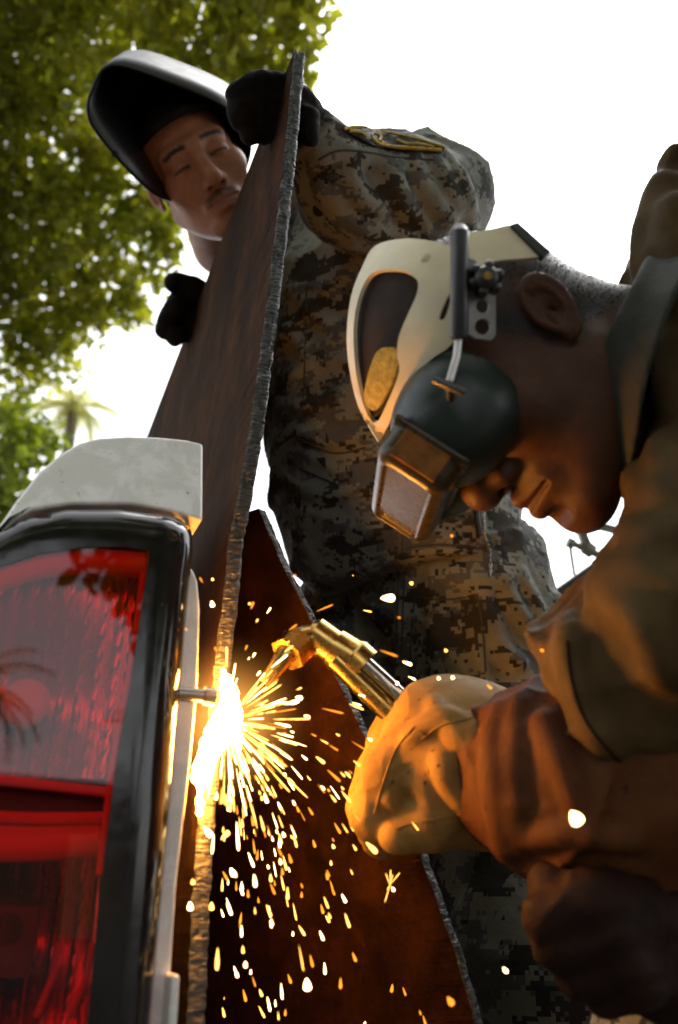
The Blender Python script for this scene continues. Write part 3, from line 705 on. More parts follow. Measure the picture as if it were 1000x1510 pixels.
def make_head(o, R, t, sc, parent, h):
    f = head_sdf(o); ne = o['neck']
    V, Q = sdf_mesh(f, (-.12, min(-.125, ne[1] - .07), ne[2] - .05), (.12, .15, .14), h)
    cols = colour_face(V, o['skin'], o['lip'], o['hair'], o['hairline'], o['brow'], o['stub'])
    W = place(R, t, sc)(V); ob = mesh_obj('body', W, Q, M['skin'], parent, True, cols); return ob, f
def fuzz(parent, R, t, sc, f, hairline, n, L, seed, name='hair'):
    """short cropped hair: thin spikes standing on the scalp"""
    rs = np.random.default_rng(seed); d = rs.normal(size=(n * 3, 3)); d /= np.linalg.norm(d, axis=1)[:, None]; p = np.array([0, -.012, .034]) + d * .08
    p = p.astype(np.float32)
    for _ in range(7): p = p - (f(p)[:, None] * d * 1.0).astype(np.float32)
    hl = hairline(np.abs(p[:, 0]), p[:, 1], p[:, 2]); k = (hl > .0) & (np.abs(f(p)) < .002); p, d = p[k][:n], d[k][:n]
    nn = d + rs.normal(size=d.shape) * .5; nn /= np.linalg.norm(nn, axis=1)[:, None]; w = np.cross(nn, rs.normal(size=d.shape)); w /= np.linalg.norm(w, axis=1)[:, None]
    V = np.stack([p - w * .00035 - d * .001, p + w * .00035 - d * .001, p + nn * L * rs.uniform(.5, 1.2, (len(p), 1))], 1).reshape(-1, 3)
    return mesh_obj(name, place(R, t, sc)(V), np.arange(len(V)).reshape(-1, 3), M['hair'], parent)
def march(f, px, py, d0, d1, n=160):
    ds = np.linspace(d0, d1, n); pts = np.array([P(px, py, d) for d in ds]).astype(np.float32); v = f(pts); i = np.nonzero(v < 0)[0]
    if len(i) and i[0] > 0:
        a, b = i[0] - 1, i[0]; t = v[a] / (v[a] - v[b]); return pts[a] * (1 - t) + pts[b] * t
    return pts[np.argmin(v)]
def folds(f, lines, r, k, d0, d1, sink=.3):
    """raised creases along pixel polylines, each laid on the surface of f"""
    segs = []
    for ln in lines:
        rr = r
        if isinstance(ln, tuple) and np.isscalar(ln[1]): ln, rr = ln
        pl = [march(f, x, y, d0, d1) for x, y in spline(ln, 4, False)]
        pl = [p + FWD * rr * sink for p in pl]
        m = len(pl)
        for i in range(m - 1): segs.append((pl[i], pl[i + 1], rr * (.45 + .55 * math.sin(math.pi * (i + .3) / m)), rr * (.45 + .55 * math.sin(math.pi * (i + 1.3) / m))))
    def g(p):
        d = f(p)
        for a, b, r1, r2 in segs: d = smin(d, cap(p, a, b, r1, r2), k)
        return d
    return g
def pxr(r, d): return r * d / F
def build(name, f, pts, pad, h, mat, parent, cols=None):
    pts = np.array(pts); lo = pts.min(0) - pad; hi = pts.max(0) + pad
    V, Q = sdf_mesh(f, lo, hi, h); return mesh_obj(name, V, Q, mat, parent, True, cols(V) if cols else None)

# ---------------------------------------------------------------- soldier steadying the plate
SR = R3((.20, -.15, -.96), (-.50, .85, -.10)); SS = .95
def cen_from(R, sc, lm, px, py, d):
    c = np.array([(px - 500) / F * d, (755 - py) / F * d, d]); return c - R @ (np.array(lm) * sc)
ST = cen_from(SR, SS, (0, .088, .006), 293, 231, 1.30)
sold = thing('person', (.20, 1.22, 0), 'person in camouflage uniform and dark gloves leaning over the tall plate', 'person')
s_hair = lambda x, y, z: np.maximum(z - .070 - .0 * y, np.minimum(-y + .018 - np.maximum(.0 - z, 0) * .4, z + .045))
so = dict(ear=(.72, -.006), nose=1.05, lips=.9, neck=(0, -.150, -.105), skin=(.29, .122, .062), lip=(.20, .068, .044), hair=(.008, .006, .005), hairline=s_hair, brow=1.0, stub=.62)
sbody, sf = make_head(so, SR, ST, SS, sold, .0019)
sbody['label'] = 'light brown skin, face looking down with a thin moustache'
fuzz(sbody, SR, ST, SS, sf, s_hair, 2500, .006, 4)
neckw = place(SR, ST, SS)(np.array([[0, -.16, -.12]]))[0]
shL, shR = P(640, 295, 1.33), P(470, 300, 1.50); el_, wr = P(520, 285, 1.20), P(458, 205, 1.12)
elR, wrR = P(400, 520, 1.60), P(318, 462, 1.50)
chest, belly, hipc = P(555, 400, 1.42), P(560, 600, 1.38), P(655, 790, 1.33)
def jacket(p):
    d = chain(p, [P(560, 330, 1.44), P(535, 470, 1.41), P(545, 620, 1.37), P(606, 760, 1.34), P(640, 850, 1.33)], [.135, .146, .146, .143, .150], .03)
    d = smin(d, ell(p, P(492, 725, 1.36), (.085, .10, .15)), .06)
    d = smin(d, cap(p, shR, neckw, .085, .035), .03)
    d = smin(d, chain(p, [P(618, 285, 1.36), shL, P(600, 290, 1.25), el_], [.085, .078, .074, .068], .02), .03)
    d = smin(d, chain(p, [el_, P(490, 250, 1.16), P(468, 218, 1.13)], [.064, .050, .040], .02), .02)
    d = smin(d, chain(p, [shR, elR, P(345, 480, 1.53)], [.085, .062, .045], .02), .03)
    d = d + .003 * vnoise(p, 38, 5) - .0085 * ridge(p * np.float32((1, 1, 1.5)), 24, 51, 5) - .004 * ridge(p, 52, 52, 4)
    n = unit(P(640, 850, 1.33) - P(606, 760, 1.34)) * .5 + np.array([0, 0, -.5]); n = unit(n)
    return smax(d, (p - np.float32(P(668, 822, 1.2))) @ np.float32(n), .012)
jl = [[(585, 235), (578, 262), (596, 300), (630, 330)], [(608, 232), (616, 262), (640, 300), (668, 322)], [(640, 236), (655, 270), (680, 308)], [(668, 246), (684, 285), (697, 320)],
      [(462, 240), (500, 226), (540, 232), (575, 245)], [(530, 228), (512, 258), (530, 290), (565, 312)], [(480, 300), (530, 330), (590, 345), (650, 345)], [(470, 270), (500, 300), (520, 340)],
      ([(430, 420), (470, 470), (540, 500)], .006), ([(425, 560), (480, 530), (530, 540)], .006), ([(430, 600), (490, 590), (530, 560)], .006), ([(440, 640), (500, 650), (560, 630)], .005), ([(420, 700), (470, 730), (540, 720)], .005),
      ([(455, 520), (500, 500), (520, 470)], .006), ([(590, 740), (592, 780), (592, 822)], .003), ([(700, 745), (704, 790)], .003), ([(410, 480), (440, 500), (460, 540)], .006)]
jf = folds(jacket, jl, .0105, .014, .9, 1.6)
build('jacket', jf, [P(560, 330, 1.44), P(668, 850, 1.33), shL, el_, P(468, 205, 1.13), elR, P(330, 480, 1.53), neckw, P(485, 690, 1.35), P(430, 780, 1.35)], .17, .0042, M['camo'], sold)
hw = P(675, 840, 1.33)
kneeL, ankL = np.array([.225, 1.12, .56]), np.array([.25, 1.16, .11]); kneeR, ankR = np.array([.10, 1.36, .52]), np.array([.10, 1.42, .11])
hL, hR = P(690, 890, 1.30), P(545, 905, 1.42)
def trousers(p):
    d = ell(p, P(662, 860, 1.33), (.148, .128, .125))
    d = smin(d, chain(p, [hL, P(708, 985, 1.26), kneeL, ankL], [.118, .112, .098, .085], .03), .03)
    d = smin(d, chain(p, [hR, kneeR, ankR], [.112, .105, .09], .03), .03)
    d = smin(d, ell(p, P(740, 960, 1.27), (.075, .085, .11)), .04)
    return d + .003 * vnoise(p, 30, 8) - .008 * ridge(p * np.float32((1.3, 1.3, .7)), 26, 53, 5) - .0035 * ridge(p, 55, 54, 4)
tl = [[(700, 835), (712, 880), (705, 950), (715, 1010)], [(735, 842), (760, 900), (795, 950)], [(640, 840), (645, 900), (640, 980)], [(725, 900), (740, 960), (770, 980)], [(765, 850), (790, 900), (806, 960)],
      ([(590, 850), (590, 930), (588, 1010)], .004), [(660, 838), (690, 860), (730, 860), (770, 845)]]
tf = folds(trousers, tl, .009, .014, .9, 1.6)
build('trousers', tf, [P(668, 820, 1.33), hL, hR, kneeL, kneeR, ankL, ankR, P(790, 960, 1.27)], .15, .0048, M['camo'], sold)
for an, nm in ((ankL, 0), (ankR, 1)):
    def bf(p, an=an):
        d = chain(p, [an + [0, 0, .12], an + [0, .01, -.02]], [.062, .055]); d = smin(d, cap(p, an + [0, .01, -.06], an + [-.02, -.16, -.068], .048, .042), .03)
        return np.maximum(d, -(p[:, 2] - .0))
    build('boot', bf, [an, an + [0, 0, .15], an + [-.02, -.18, -.1]], .08, .006, M['boot'], sold)
# gloves
def glove_from(fingers, palm, k=.006, nz=.0012, seed=1, rg=.0022):
    def f(p):
        d = palm(p)
        for pts, rs_ in fingers: d = smin(d, chain(p, pts, rs_, .004), k)
        return d + nz * vnoise(p, 110, seed) - rg * ridge(p, 60, seed + 60, 5) - .0008 * ridge(p, 190, seed + 61, 4)
    return f
def PP(l): return [P(*q) for q in l]
D = 1.05; r = lambda v: pxr(v, D)
fg = [(PP([(424, 128, 1.06), (385, 124, 1.045), (350, 138, 1.03)]), [r(19), r(19), r(16)]), (PP([(424, 150, 1.06), (380, 150, 1.045), (352, 162, 1.03)]), [r(17), r(18), r(16)]),
      (PP([(420, 170, 1.06), (380, 173, 1.045), (353, 176, 1.03)]), [r(16), r(16), r(14)]), (PP([(418, 188, 1.06), (388, 193, 1.05), (368, 200, 1.035)]), [r(15), r(15), r(13)]),
      (PP([(428, 160, 1.09), (452, 175, 1.06), (455, 200, 1.05)]), [r(18), r(17), r(15)])]
fgl = glove_from(fg, lambda p: chain(p, PP([(412, 150, 1.085), (432, 165, 1.09), (462, 200, 1.125)]), [r(30), r(38), r(36)], .01), .004)
build('glove', fgl, PP([(335, 110, 1.05), (480, 240, 1.1), (420, 170, 1.12)]), .05, .0022, M['dark_leather'], sold)
r = lambda v: pxr(v, 1.47)
fg = [(PP([(312, 446, 1.49), (285, 424, 1.45), (256, 417, 1.43)]), [r(17), r(16), r(14)]), (PP([(310, 448, 1.50), (266, 442, 1.47), (256, 456, 1.43)]), [r(16), r(15), r(14)]),
      (PP([(310, 462, 1.50), (256, 458, 1.47), (246, 474, 1.43)]), [r(16), r(15), r(14)]), (PP([(306, 474, 1.50), (250, 474, 1.47), (242, 487, 1.43)]), [r(15), r(15), r(13)]),
      (PP([(304, 486, 1.50), (262, 490, 1.47), (258, 496, 1.43)]), [r(15), r(15), r(13)])]
fgl = glove_from(fg, lambda p: chain(p, PP([(285, 462, 1.50), (318, 465, 1.52), (345, 480, 1.54)]), [r(34), r(38), r(40)], .01), .007, seed=2)
build('glove', fgl, PP([(228, 400, 1.45), (350, 510, 1.52)]), .06, .0026, M['dark_leather'], sold)
# shoulder patch and small uniform details
pt = drape('shoulder_patch', dens([(506, 196), (530, 190), (575, 199), (620, 208), (656, 222), (650, 230), (600, 226), (550, 219)], 4), [], lambda x, y: march(jf, x, y, .9, 1.6) + UPV * .003 - FWD * .002, 8, M['patch_black'], sold, .002)
for ln, rr in [([(508, 198), (530, 194), (575, 203), (620, 213), (655, 224)], .0016), ([(548, 207), (556, 218), (575, 223), (600, 225), (650, 228)], .0022), ([(552, 204), (562, 208), (560, 215), (570, 219)], .0018), ([(515, 200), (530, 202), (540, 210)], .0024), ([(585, 213), (600, 219), (620, 219), (640, 224)], .0015)]:
    tube_obj('embroidery', [march(jf, x, y, .9, 1.6) + UPV * .005 - FWD * .004 for x, y in spline(ln, 4, False)], rr, M['thread_yellow'], pt, 6)
for x, y in [(490, 258), (470, 310)]:
    c = march(jf, x, y, .9, 1.6); tube_obj('button', [c + FWD * .002, c - FWD * .003], .008, M['patch_black'], sold, 14)
o = drape('pocket_flap', dens([(752, 812), (766, 806), (776, 815), (783, 833), (772, 832), (774, 850), (762, 846), (752, 832)], 4), [], lambda x, y: P(x, y, 1.27 + .0006 * (x - 752)), 8, M['camo'], sold, .004)
drape('jacket_hem', dens([(592, 818), (650, 812), (700, 818), (748, 824), (750, 830), (700, 826), (650, 820), (592, 826)], 4), [], lambda x, y: march(jf, x, y - 6, .9, 1.6) - FWD * .003, 8, M['camo'], sold, .004)
# hanging chain
ch = thing('chain', march(jf, 712, 800, .9, 1.6), 'thin dark metal chain hanging at the camouflaged hip', 'chain')
pl = [march(jf, 711, 748, .9, 1.6) - FWD * .006, march(jf, 714, 790, .9, 1.6) - FWD * .007, march(jf, 720, 815, .9, 1.6) - FWD * .012, march(tf, 722, 850, .9, 1.6) - FWD * .006]
sp_ = spline(pl, 40, False); L = np.r_[0, np.cumsum([np.linalg.norm(sp_[i + 1] - sp_[i]) for i in range(len(sp_) - 1)])]; nl = 26; vf = []
for i in range(nl):
    s = L[-1] * (i + .5) / nl; c = np.array([np.interp(s, L, [q[k] for q in sp_]) for k in range(3)]); c2 = np.array([np.interp(s + .002, L, [q[k] for q in sp_]) for k in range(3)])
    x, y, dd = frame_of(c2 - c); a = x if i % 2 else y; hl_ = L[-1] / nl * .72
    vf.append(tube([c + math.cos(t) * dd * hl_ + math.sin(t) * a * hl_ * .6 for t in np.linspace(0, 2 * math.pi, 11)], .0011, 5))
V, Fc = merge(*vf); mesh_obj('chain_links', V, Fc, M['steel'], ch, True)
tube_obj('strap', [march(jf, 701, 742, .9, 1.6) - FWD * .003, march(jf, 703, 765, .9, 1.6) - FWD * .004, march(jf, 707, 789, .9, 1.6) - FWD * .003], .0045, M['black_plastic'], ch, 8)

# ---------------------------------------------------------------- flipped-up welding helmet
rim = [(165, 98, 1.24), (250, 122, 1.26), (335, 161, 1.30), (368, 205, 1.37), (355, 262, 1.42), (318, 290, 1.41), (275, 297, 1.36), (236, 290, 1.30), (192, 252, 1.25), (150, 203, 1.22), (131, 170, 1.21), (136, 136, 1.22)]
rimw = spline([P(*q) for q in rim], 6)
ax = -.004 * RIGHT + .118 * UPV + .15 * FWD
cw = np.mean(rimw, axis=0); nR = len(rimw); V = []; Fc = []; rings = [(0, 1), (.3, .985), (.62, .95), (.85, .88), (.96, .76), (1.0, .55)]
for t, s in rings: V += [cw + (q - cw) * s + ax * t for q in rimw]
for i in range(len(rings) - 1):
    for k in range(nR): a, b = i * nR + k, i * nR + (k + 1) % nR; Fc.append((a, b, b + nR, a + nR))
V.append(cw + ax * 1.01); e = (len(rings) - 1) * nR
for k in range(nR): Fc.append((e + k, e + (k + 1) % nR, len(V) - 1))
helm = thing('welding_helmet', cw, 'black welding helmet flipped up on the head of the person in camouflage', 'helmet')
o = mesh_obj('shell', V, Fc, M['helmet_shell'], helm, True); solid(o, .003, 1)
o = tube_obj('rim', rimw + [rimw[0]], .0014, M['dark_leather'], helm, 8)
gs = place(SR, ST, SS)
hb = [gs(np.array([[.083 * math.cos(t), -.012 + .103 * math.sin(t), .062 + .012 * math.sin(t)]]))[0] for t in np.linspace(0, 2 * math.pi, 40)]
V, Fc = [], []
for i, q in enumerate(hb):
    u_ = gs(np.array([[0, 0, 1.0]]))[0] - gs(np.array([[0, 0, 0.]]))[0]; u_ = unit(u_); V += [q - u_ * .006, q + u_ * .006]
Fc = [(2 * i, 2 * i + 2, 2 * i + 3, 2 * i + 1) for i in range(39)]
solid(mesh_obj('headband', V, Fc, M['dark_leather'], helm, True), .003)
c = gs(np.array([[0, .093, .09]]))[0]; lp = cw + ax * .99
box_obj('lens_window', cw + ax * .97, unit(rimw[12] - rimw[0]) * .05, unit(np.cross(ax, rimw[12] - rimw[0])) * .028, unit(ax) * .008, M['glass_dark'], helm, .003)
for s in (-1, 1): tube_obj('pivot_arm', [gs(np.array([[s * .085, -.01, .065]]))[0], gs(np.array([[s * .098, .0, .085]]))[0], min(rimw, key=lambda q: np.linalg.norm(q - gs(np.array([[s * .12, .02, .09]]))[0]))], .005, M['black_plastic'], helm, 8)

# ---------------------------------------------------------------- welder bending over the joint
WR = R3((-.570, -.785, -.24), (-.809, .547, .16)); WT = np.array([.1455, .1229, .6986]); WS = 1.0
wl = place(WR, WT, WS); wu = unplace(WR, WT, WS)
weld = thing('person', (.75, .85, 0), 'person in welding goggles and brown leather bending down over the sparks', 'person')
w_hair = lambda x, y, z: np.maximum(z - .062 + .25 * np.maximum(y - .05, 0), np.minimum(-y + .040 - np.maximum(.030 - z, 0) * .55, np.minimum(z + .030 + np.maximum(-y, 0) * .25, 1)))
wo_ = dict(occ=.030, ear=(.84, .012), nose=1.25, lips=1.25, neck=(0, -.095, -.165), skin=(.072, .030, .0155), lip=(.085, .032, .021), hair=(.014, .011, .010), hairline=w_hair, brow=.8, stub=.1)
wbody, wf = make_head(wo_, WR, WT, WS, weld, .0015)
wbody['label'] = 'dark skinned head in profile with cropped hair'
fuzz(wbody, WR, WT, WS, wf, w_hair, 14000, .0022, 6)
sh, el, se = P(1105, 400, .71), P(1075, 880, .575), P(925, 1020, .625)
def wjacket(p):
    d = chain(p, [sh, P(1128, 630, .64), el], [.088, .070, .066], .02)
    fo = chain(p, [el, P(1000, 950, .595), se, se + (se - el) * .25], [.066, .064, .068, .072], .02)
    n = unit(se - el); fo = smax(fo, (p - np.float32(se + n * .012)) @ np.float32(n), .006)
    fo = smax(fo, -np.maximum(cap(p, se - n * .05, se + n * .1, .056), -((p - np.float32(se - n * .03)) @ np.float32(n))), .006)
    d = smin(d, fo, .03); d = smin(d, cap(p, sh, P(1022, 425, .72), .07, .045), .03)
    d = smin(d, chain(p, [P(1120, 420, .80), P(1240, 560, .95), P(1350, 1000, 1.02)], [.10, .160, .17], .05), .02)
    d = smin(d, chain(p, [P(1120, 380, 1.08), P(1180, 900, .95), P(1150, 1330, .72)], [.09, .075, .07], .03), .03)
    return d + .004 + .003 * vnoise(p, 30, 15) - .009 * ridge(p, 30, 55, 5) - .004 * ridge(p, 70, 56, 4)
wlns = [[(1000, 215), (970, 290), (955, 370), (965, 450)], [(1000, 270), (985, 350), (975, 430), (985, 520)], [(1002, 360), (990, 450), (990, 530), (985, 600)], [(968, 640), (985, 690), (1000, 700)], [(935, 700), (960, 730), (1000, 735)],
        [(925, 780), (960, 800), (1000, 790)], [(880, 860), (920, 880), (960, 930), (985, 1000)], [(840, 920), (850, 980), (880, 1060), (910, 1120)], [(900, 850), (940, 840), (1000, 860)]]
wjf = folds(wjacket, wlns, .007, .016, .4, 1.0)
build('jacket', wjf, [sh, el, se, P(1350, 1000, 1.02), P(1120, 380, 1.08), P(1150, 1330, .72)], .19, .0048, M['jacket_leather'], weld)
def collar(p):
    A, B = np.float32(P(908, 545, .705)), np.float32(P(1100, 580, .66)); ax0 = (B - A) / np.linalg.norm(B - A); q = p - A; h = q @ ax0
    rr = np.linalg.norm(q - h[:, None] * ax0, axis=1) - (.089 + .35 * h + .004 * vnoise(p, 26, 18) - .010 * np.sin(h * 60))
    return smax(np.abs(rr) - .0045, np.abs(h - .026 + .006 * vnoise(p, 30, 20)) - .020, .004)
build('collar', collar, PP([(905, 545, .705), (1000, 590, .76)]), .14, .003, M['green_collar'], weld)
def shirt(p): return chain(p, PP([(960, 540, .74), (1010, 600, .80), (1150, 640, .92)]), [.062, .085, .13], .04)
build('undershirt', shirt, PP([(960, 540, .74), (1010, 600, .80), (1150, 640, .92)]), .15, .006, M['patch_black'], weld)
pel = np.array([.80, .95, .62]); kL, aL = P(1060, 1600, .62), np.array([.34, .52, .10]); kR, aR = np.array([.62, .62, .13]), np.array([.95, .98, .09])
def wtrou(p):
    d = ell(p, pel, (.17, .17, .15)); d = smin(d, chain(p, [pel + [-.05, -.1, 0], kL, aL], [.12, .082, .06], .03), .04); d = smin(d, chain(p, [pel + [.05, .02, -.03], kR, aR], [.12, .082, .065], .03), .04)
    return d + .004 * vnoise(p, 34, 19)
build('trousers', wtrou, [pel, kL, aL, kR, aR], .2, .008, M['camo'], weld)
for an, dv in ((aL, (-.14, .02, -.05)), (aR, (.08, .13, -.03))):
    def bf(p, an=an, dv=dv): return np.maximum(smin(cap(p, an + [0, 0, .08], an + [0, 0, -.04], .062, .055), cap(p, an + [0, 0, -.05], an + dv, .05, .042), .03), -p[:, 2])
    build('boot', bf, [an, an + np.array(dv)], .1, .007, M['boot'], weld)
def welder_glove():
    fg = []
    for i, (dx, dy, dd) in enumerate([(0, 0, 0), (-4, -8, .024), (-2, -4, .047), (8, 6, .068)]):
        fg.append((PP([(604 + dx, 1108 + dy, .678 + dd), (568 + dx, 1148 + dy, .668 + dd), (549 + dx, 1200 + dy, .670 + dd), (556 + dx, 1240 + dy, .688 + dd * .6)]), [.022, .0195, .0175, .0115]))
    def palm(p):
        d = chain(p, PP([(760, 1140, .685), (700, 1118, .690), (652, 1100, .700), (612, 1112, .712)]), [.053, .050, .045, .036], .03)
        return smin(d, chain(p, PP([(735, 1180, .69), (670, 1185, .70), (610, 1160, .71)]), [.034, .030, .026]), .02)
    g0 = glove_from(fg, palm, .007, .0006, 31, .0016)
    th = PP([(705, 1205, .676), (636, 1222, .657), (584, 1232, .652)])
    return lambda p: smin(smax(g0(p), -chain(p, PP([(660, 1196, .648), (610, 1206, .642), (566, 1206, .645)]), [.004, .006, .005]), .006), chain(p, th, [.021, .0165, .0135], .004), .0035)
wg = welder_glove()
wgf = folds(wg, [([(640, 1038), (668, 1078), (694, 1092), (712, 1080)], .0045), ([(692, 1068), (712, 1112), (714, 1180), (738, 1236)], .006), ([(575, 1178), (604, 1192), (640, 1212)], .0045), ([(612, 1150), (640, 1186), (668, 1218)], .0045), ([(650, 1120), (662, 1150), (690, 1190)], .005), ([(600, 1090), (640, 1066), (672, 1060)], .004)], .005, .010, .5, .8)
build('glove', wgf, PP([(520, 1020, .66), (790, 1260, .70), (600, 1150, .78)]), .045, .0018, M['glove_leather'], weld)['label'] = 'tan suede welding glove lit orange by the sparks'
def gaunt(p):
    d = chain(p, PP([(735, 1140, .690), (800, 1142, .655), (880, 1150, .625), (985, 1165, .60)]), [.055, .063, .069, .066], .015)
    return d + .0015 * vnoise(p, 45, 33) - .006 * ridge(p * np.float32((1.6, .8, .8)), 40, 57, 5) - .002 * ridge(p, 110, 58, 4)
build('gauntlet', folds(gaunt, [([(742, 1050), (735, 1100), (742, 1180), (752, 1260)], .009), ([(768, 1030), (764, 1110), (770, 1250)], .004), ([(780, 1240), (850, 1230), (940, 1240)], .004), ([(800, 1060), (830, 1120), (860, 1200)], .005)], .005, .012, .45, .8), PP([(735, 1140, .69), (985, 1165, .60)]), .085, .0028, M['gauntlet_leather'], weld)
fg = [(PP([(965, 1322, .57), (875, 1328, .555), (806, 1352, .56)]), [.018, .018, .015]), (PP([(975, 1352, .57), (892, 1368, .553), (826, 1394, .558)]), [.018, .018, .015]), (PP([(985, 1392, .575), (915, 1412, .555), (856, 1434, .56)]), [.018, .018, .015]),
      (PP([(990, 1430, .58), (938, 1448, .56), (896, 1462, .565)]), [.017, .016, .014]), (PP([(960, 1300, .60), (870, 1292, .59), (812, 1302, .58)]), [.02, .018, .015])]
g2 = glove_from(fg, lambda p: chain(p, PP([(930, 1370, .60), (985, 1380, .61), (1090, 1380, .66)]), [.042, .05, .058], .02), .006, .0014, 35)
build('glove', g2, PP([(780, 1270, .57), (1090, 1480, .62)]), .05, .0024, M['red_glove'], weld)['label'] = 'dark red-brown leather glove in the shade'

def seam(name, f, pts, r_, mat, parent, d0, d1, lift=.0004):
    tube_obj(name, [march(f, x, y, d0, d1) - FWD * lift for x, y in spline(pts, 5, False)], r_, mat, parent, 6)
for pts in ([(588, 842), (586, 900), (584, 960), (580, 1010)], [(596, 842), (594, 900), (592, 960)], [(612, 880), (660, 884), (704, 878)], [(704, 878), (712, 930), (716, 990)], [(612, 880), (606, 940), (606, 1000)]): seam('seam', tf, pts, .0013, M['camo_dark'], sold, .9, 1.6)
for pts in ([(594, 730), (594, 770), (593, 812)], [(600, 808), (650, 803), (700, 808), (738, 812)], [(470, 236), (500, 222), (545, 225), (585, 232), (640, 236)], [(430, 640), (490, 668), (540, 660)], [(440, 690), (500, 716)], [(452, 420), (450, 520), (446, 620)]): seam('seam', jf, pts, .0014, M['camo_dark'], sold, .9, 1.6)
for pts in ([(746, 1046), (738, 1100), (742, 1180), (750, 1256)], [(752, 1046), (744, 1100), (748, 1180), (756, 1256)]): seam('seam', gaunt, pts, .0010, M['red_glove'], weld, .4, .8, .006)
for pts in ([(610, 1072), (584, 1104), (566, 1150), (552, 1200)], [(700, 1196), (650, 1206), (606, 1214), (584, 1222)], [(720, 1050), (690, 1060), (650, 1070), (622, 1090)]): seam('seam', wgf, pts, .0007, M['glove_leather'], weld, .5, .8)
seam('seam', wjf, [(836, 945), (842, 1000), (862, 1060), (900, 1110), (950, 1150)], .0012, M['red_glove'], weld, .4, .9)
# ---------------------------------------------------------------- goggles and headgear
gog = thing('welding_goggles', wl(np.array([[0, .12, .0]]))[0], 'dark green cup goggles with boxy amber-lit front worn by the bending person', 'goggles')
def lmesh(name, f, lo, hi, h, mat, parent):
    V, Q = sdf_mesh(f, lo, hi, h); return mesh_obj(name, wl(V), Q, mat, parent, True)
def cupf(p):
    q = p.copy(); q[:, 0] = np.abs(q[:, 0])
    d = smin(ell(q, (.040, .090, .010), (.043, .056, .045)), rbox(q, (.040, .096, .010), (.040, .036, .034), None, .026), .012); e = np.abs(d + .0) - .0016
    e = np.maximum(d, -(rbox(q, (.040, .080, .010), (.036, .042, .034), None, .029)))
    rim_ = np.abs(rbox(q, (.040, .0, .010), (.043, .2, .041), None, .034)) - .0016; rim_ = np.maximum(rim_, np.abs(q[:, 1] - .062 + (q[:, 0] - .04) * .35) - .003)
    br = cap(q, (0, .098, .012), (.01, .098, .012), .008); return smin(e, br, .006)
lmesh('cup', cupf, (-.095, .03, -.05), (.095, .155, .06), .0014, M['goggle_green'], gog)
vw = lambda v: wl(np.array([v]))[0] - wl(np.zeros((1, 3)))[0]
lmesh('front_housing', lambda p: np.maximum(smin(rbox(p, (0, .141, .012), (.073, .018, .028), None, .013), rbox(p, (0, .129, .012), (.0755, .003, .0305), None, .003), .004), -rbox(p, (0, .160, .012), (.063, .006, .019), None, .006)), (-.085, .115, -.03), (.085, .18, .05), .0014, M['goggle_amber'], gog)
box_obj('lens', wl(np.array([[0, .1545, .012]]))[0], vw((.0635, 0, 0)), vw((0, .001, 0)), vw((0, 0, .0195)), M['goggle_amber'], gog)
for s_ in (-1, 1): box_obj('side_window', wl(np.array([[s_ * .0728, .1425, .012]]))[0], vw((.0012, 0, 0)), vw((0, .0115, 0)), vw((0, 0, .018)), M['arc_lit_amber'], gog, .0008)
tube_obj('side_clip', [P(640, 559, .575), P(662, 569, .573), P(685, 579, .575)], .0028, M['dark_steel'], gog, 8)
tube_obj('side_clip', [P(662, 566, .576), P(664, 590, .585)], .003, M['black_plastic'], gog, 8)
hg = thing('headgear', wl(np.array([[0, 0, .12]]))[0], 'cream plastic headgear frame with a dark window on the bending head', 'headgear')
def ehit(px, py, k=0.0):
    o_ = wu(CAM[None])[0]; d_ = wu((CAM + ray(px, py))[None])[0] - o_; c_ = np.array([0, .004, .044]); r_ = np.array([.090, .108, .104]) + k
    a = (o_ - c_) / r_; b = d_ / r_; B = a @ b; A = b @ b; C = a @ a - 1; disc = B * B - A * C
    if disc > 0: t = (-B - math.sqrt(disc)) / A; q = o_ + d_ * t
    else: t = -B / A; q = o_ + d_ * t
    return wl(q[None])[0]
mir = lambda w: wl(wu(w[None]) * np.array([-1, 1, 1]))[0]
fr_out = spline([(556, 364), (600, 354), (640, 358), (664, 363), (690, 347), (725, 340), (757, 335), (783, 356), (803, 377), (770, 383), (735, 386), (706, 396), (698, 430), (690, 470), (664, 510), (640, 527), (612, 556), (584, 604), (562, 648), (552, 642), (534, 608), (520, 556), (514, 500), (520, 440), (536, 396)], 4)
win = spline([(556, 402), (578, 399), (600, 402), (616, 414), (616, 434), (602, 466), (590, 496), (587, 522), (590, 548), (574, 590), (556, 622), (540, 600), (528, 550), (524, 490), (530, 445), (542, 415)], 4)
slot = spline([(648, 468), (662, 436), (664, 446), (656, 470)], 3)
fr = drape('frame', fr_out, [win, slot], lambda x, y: ehit(x, y, .0), 9, M['cream_plastic'], hg, .0032, 0)
drape('shade_sheet', [(556, 392), (606, 392), (624, 414), (600, 500), (596, 552), (560, 634), (536, 606), (524, 540), (528, 450)], [], lambda x, y: ehit(x, y, -.006), 10, M['interior_shade'] if 'interior_shade' in M else M['patch_black'], hg, .001)  # dark sheet standing in for the shadowed interior and hair
drape('foam_pad', spline([(556, 522), (576, 512), (588, 520), (586, 548), (570, 584), (554, 604), (540, 580)], 4), [], lambda x, y: ehit(x, y, -.0015), 7, M['foam_yellow'], hg, .004)
drape('strap_clip', dens([(752, 335), (762, 332), (809, 374), (800, 383)], 4), [], lambda x, y: ehit(x, y, .002), 8, M['black_plastic'], hg, .005)
bp = ehit(628, 382, .0); tube_obj('rivet', [bp + FWD * .001, bp - FWD * .002, bp - FWD * .0035], [.0045, .0042, .002], M['cream_plastic'], hg, 14)
tube_obj('hinge_tube', [P(678, 340, .590), P(678, 342, .588), P(677, 494, .582), P(677, 500, .582)], [.0050, .0062, .0062, .0050], M['black_plastic'], hg, 16)
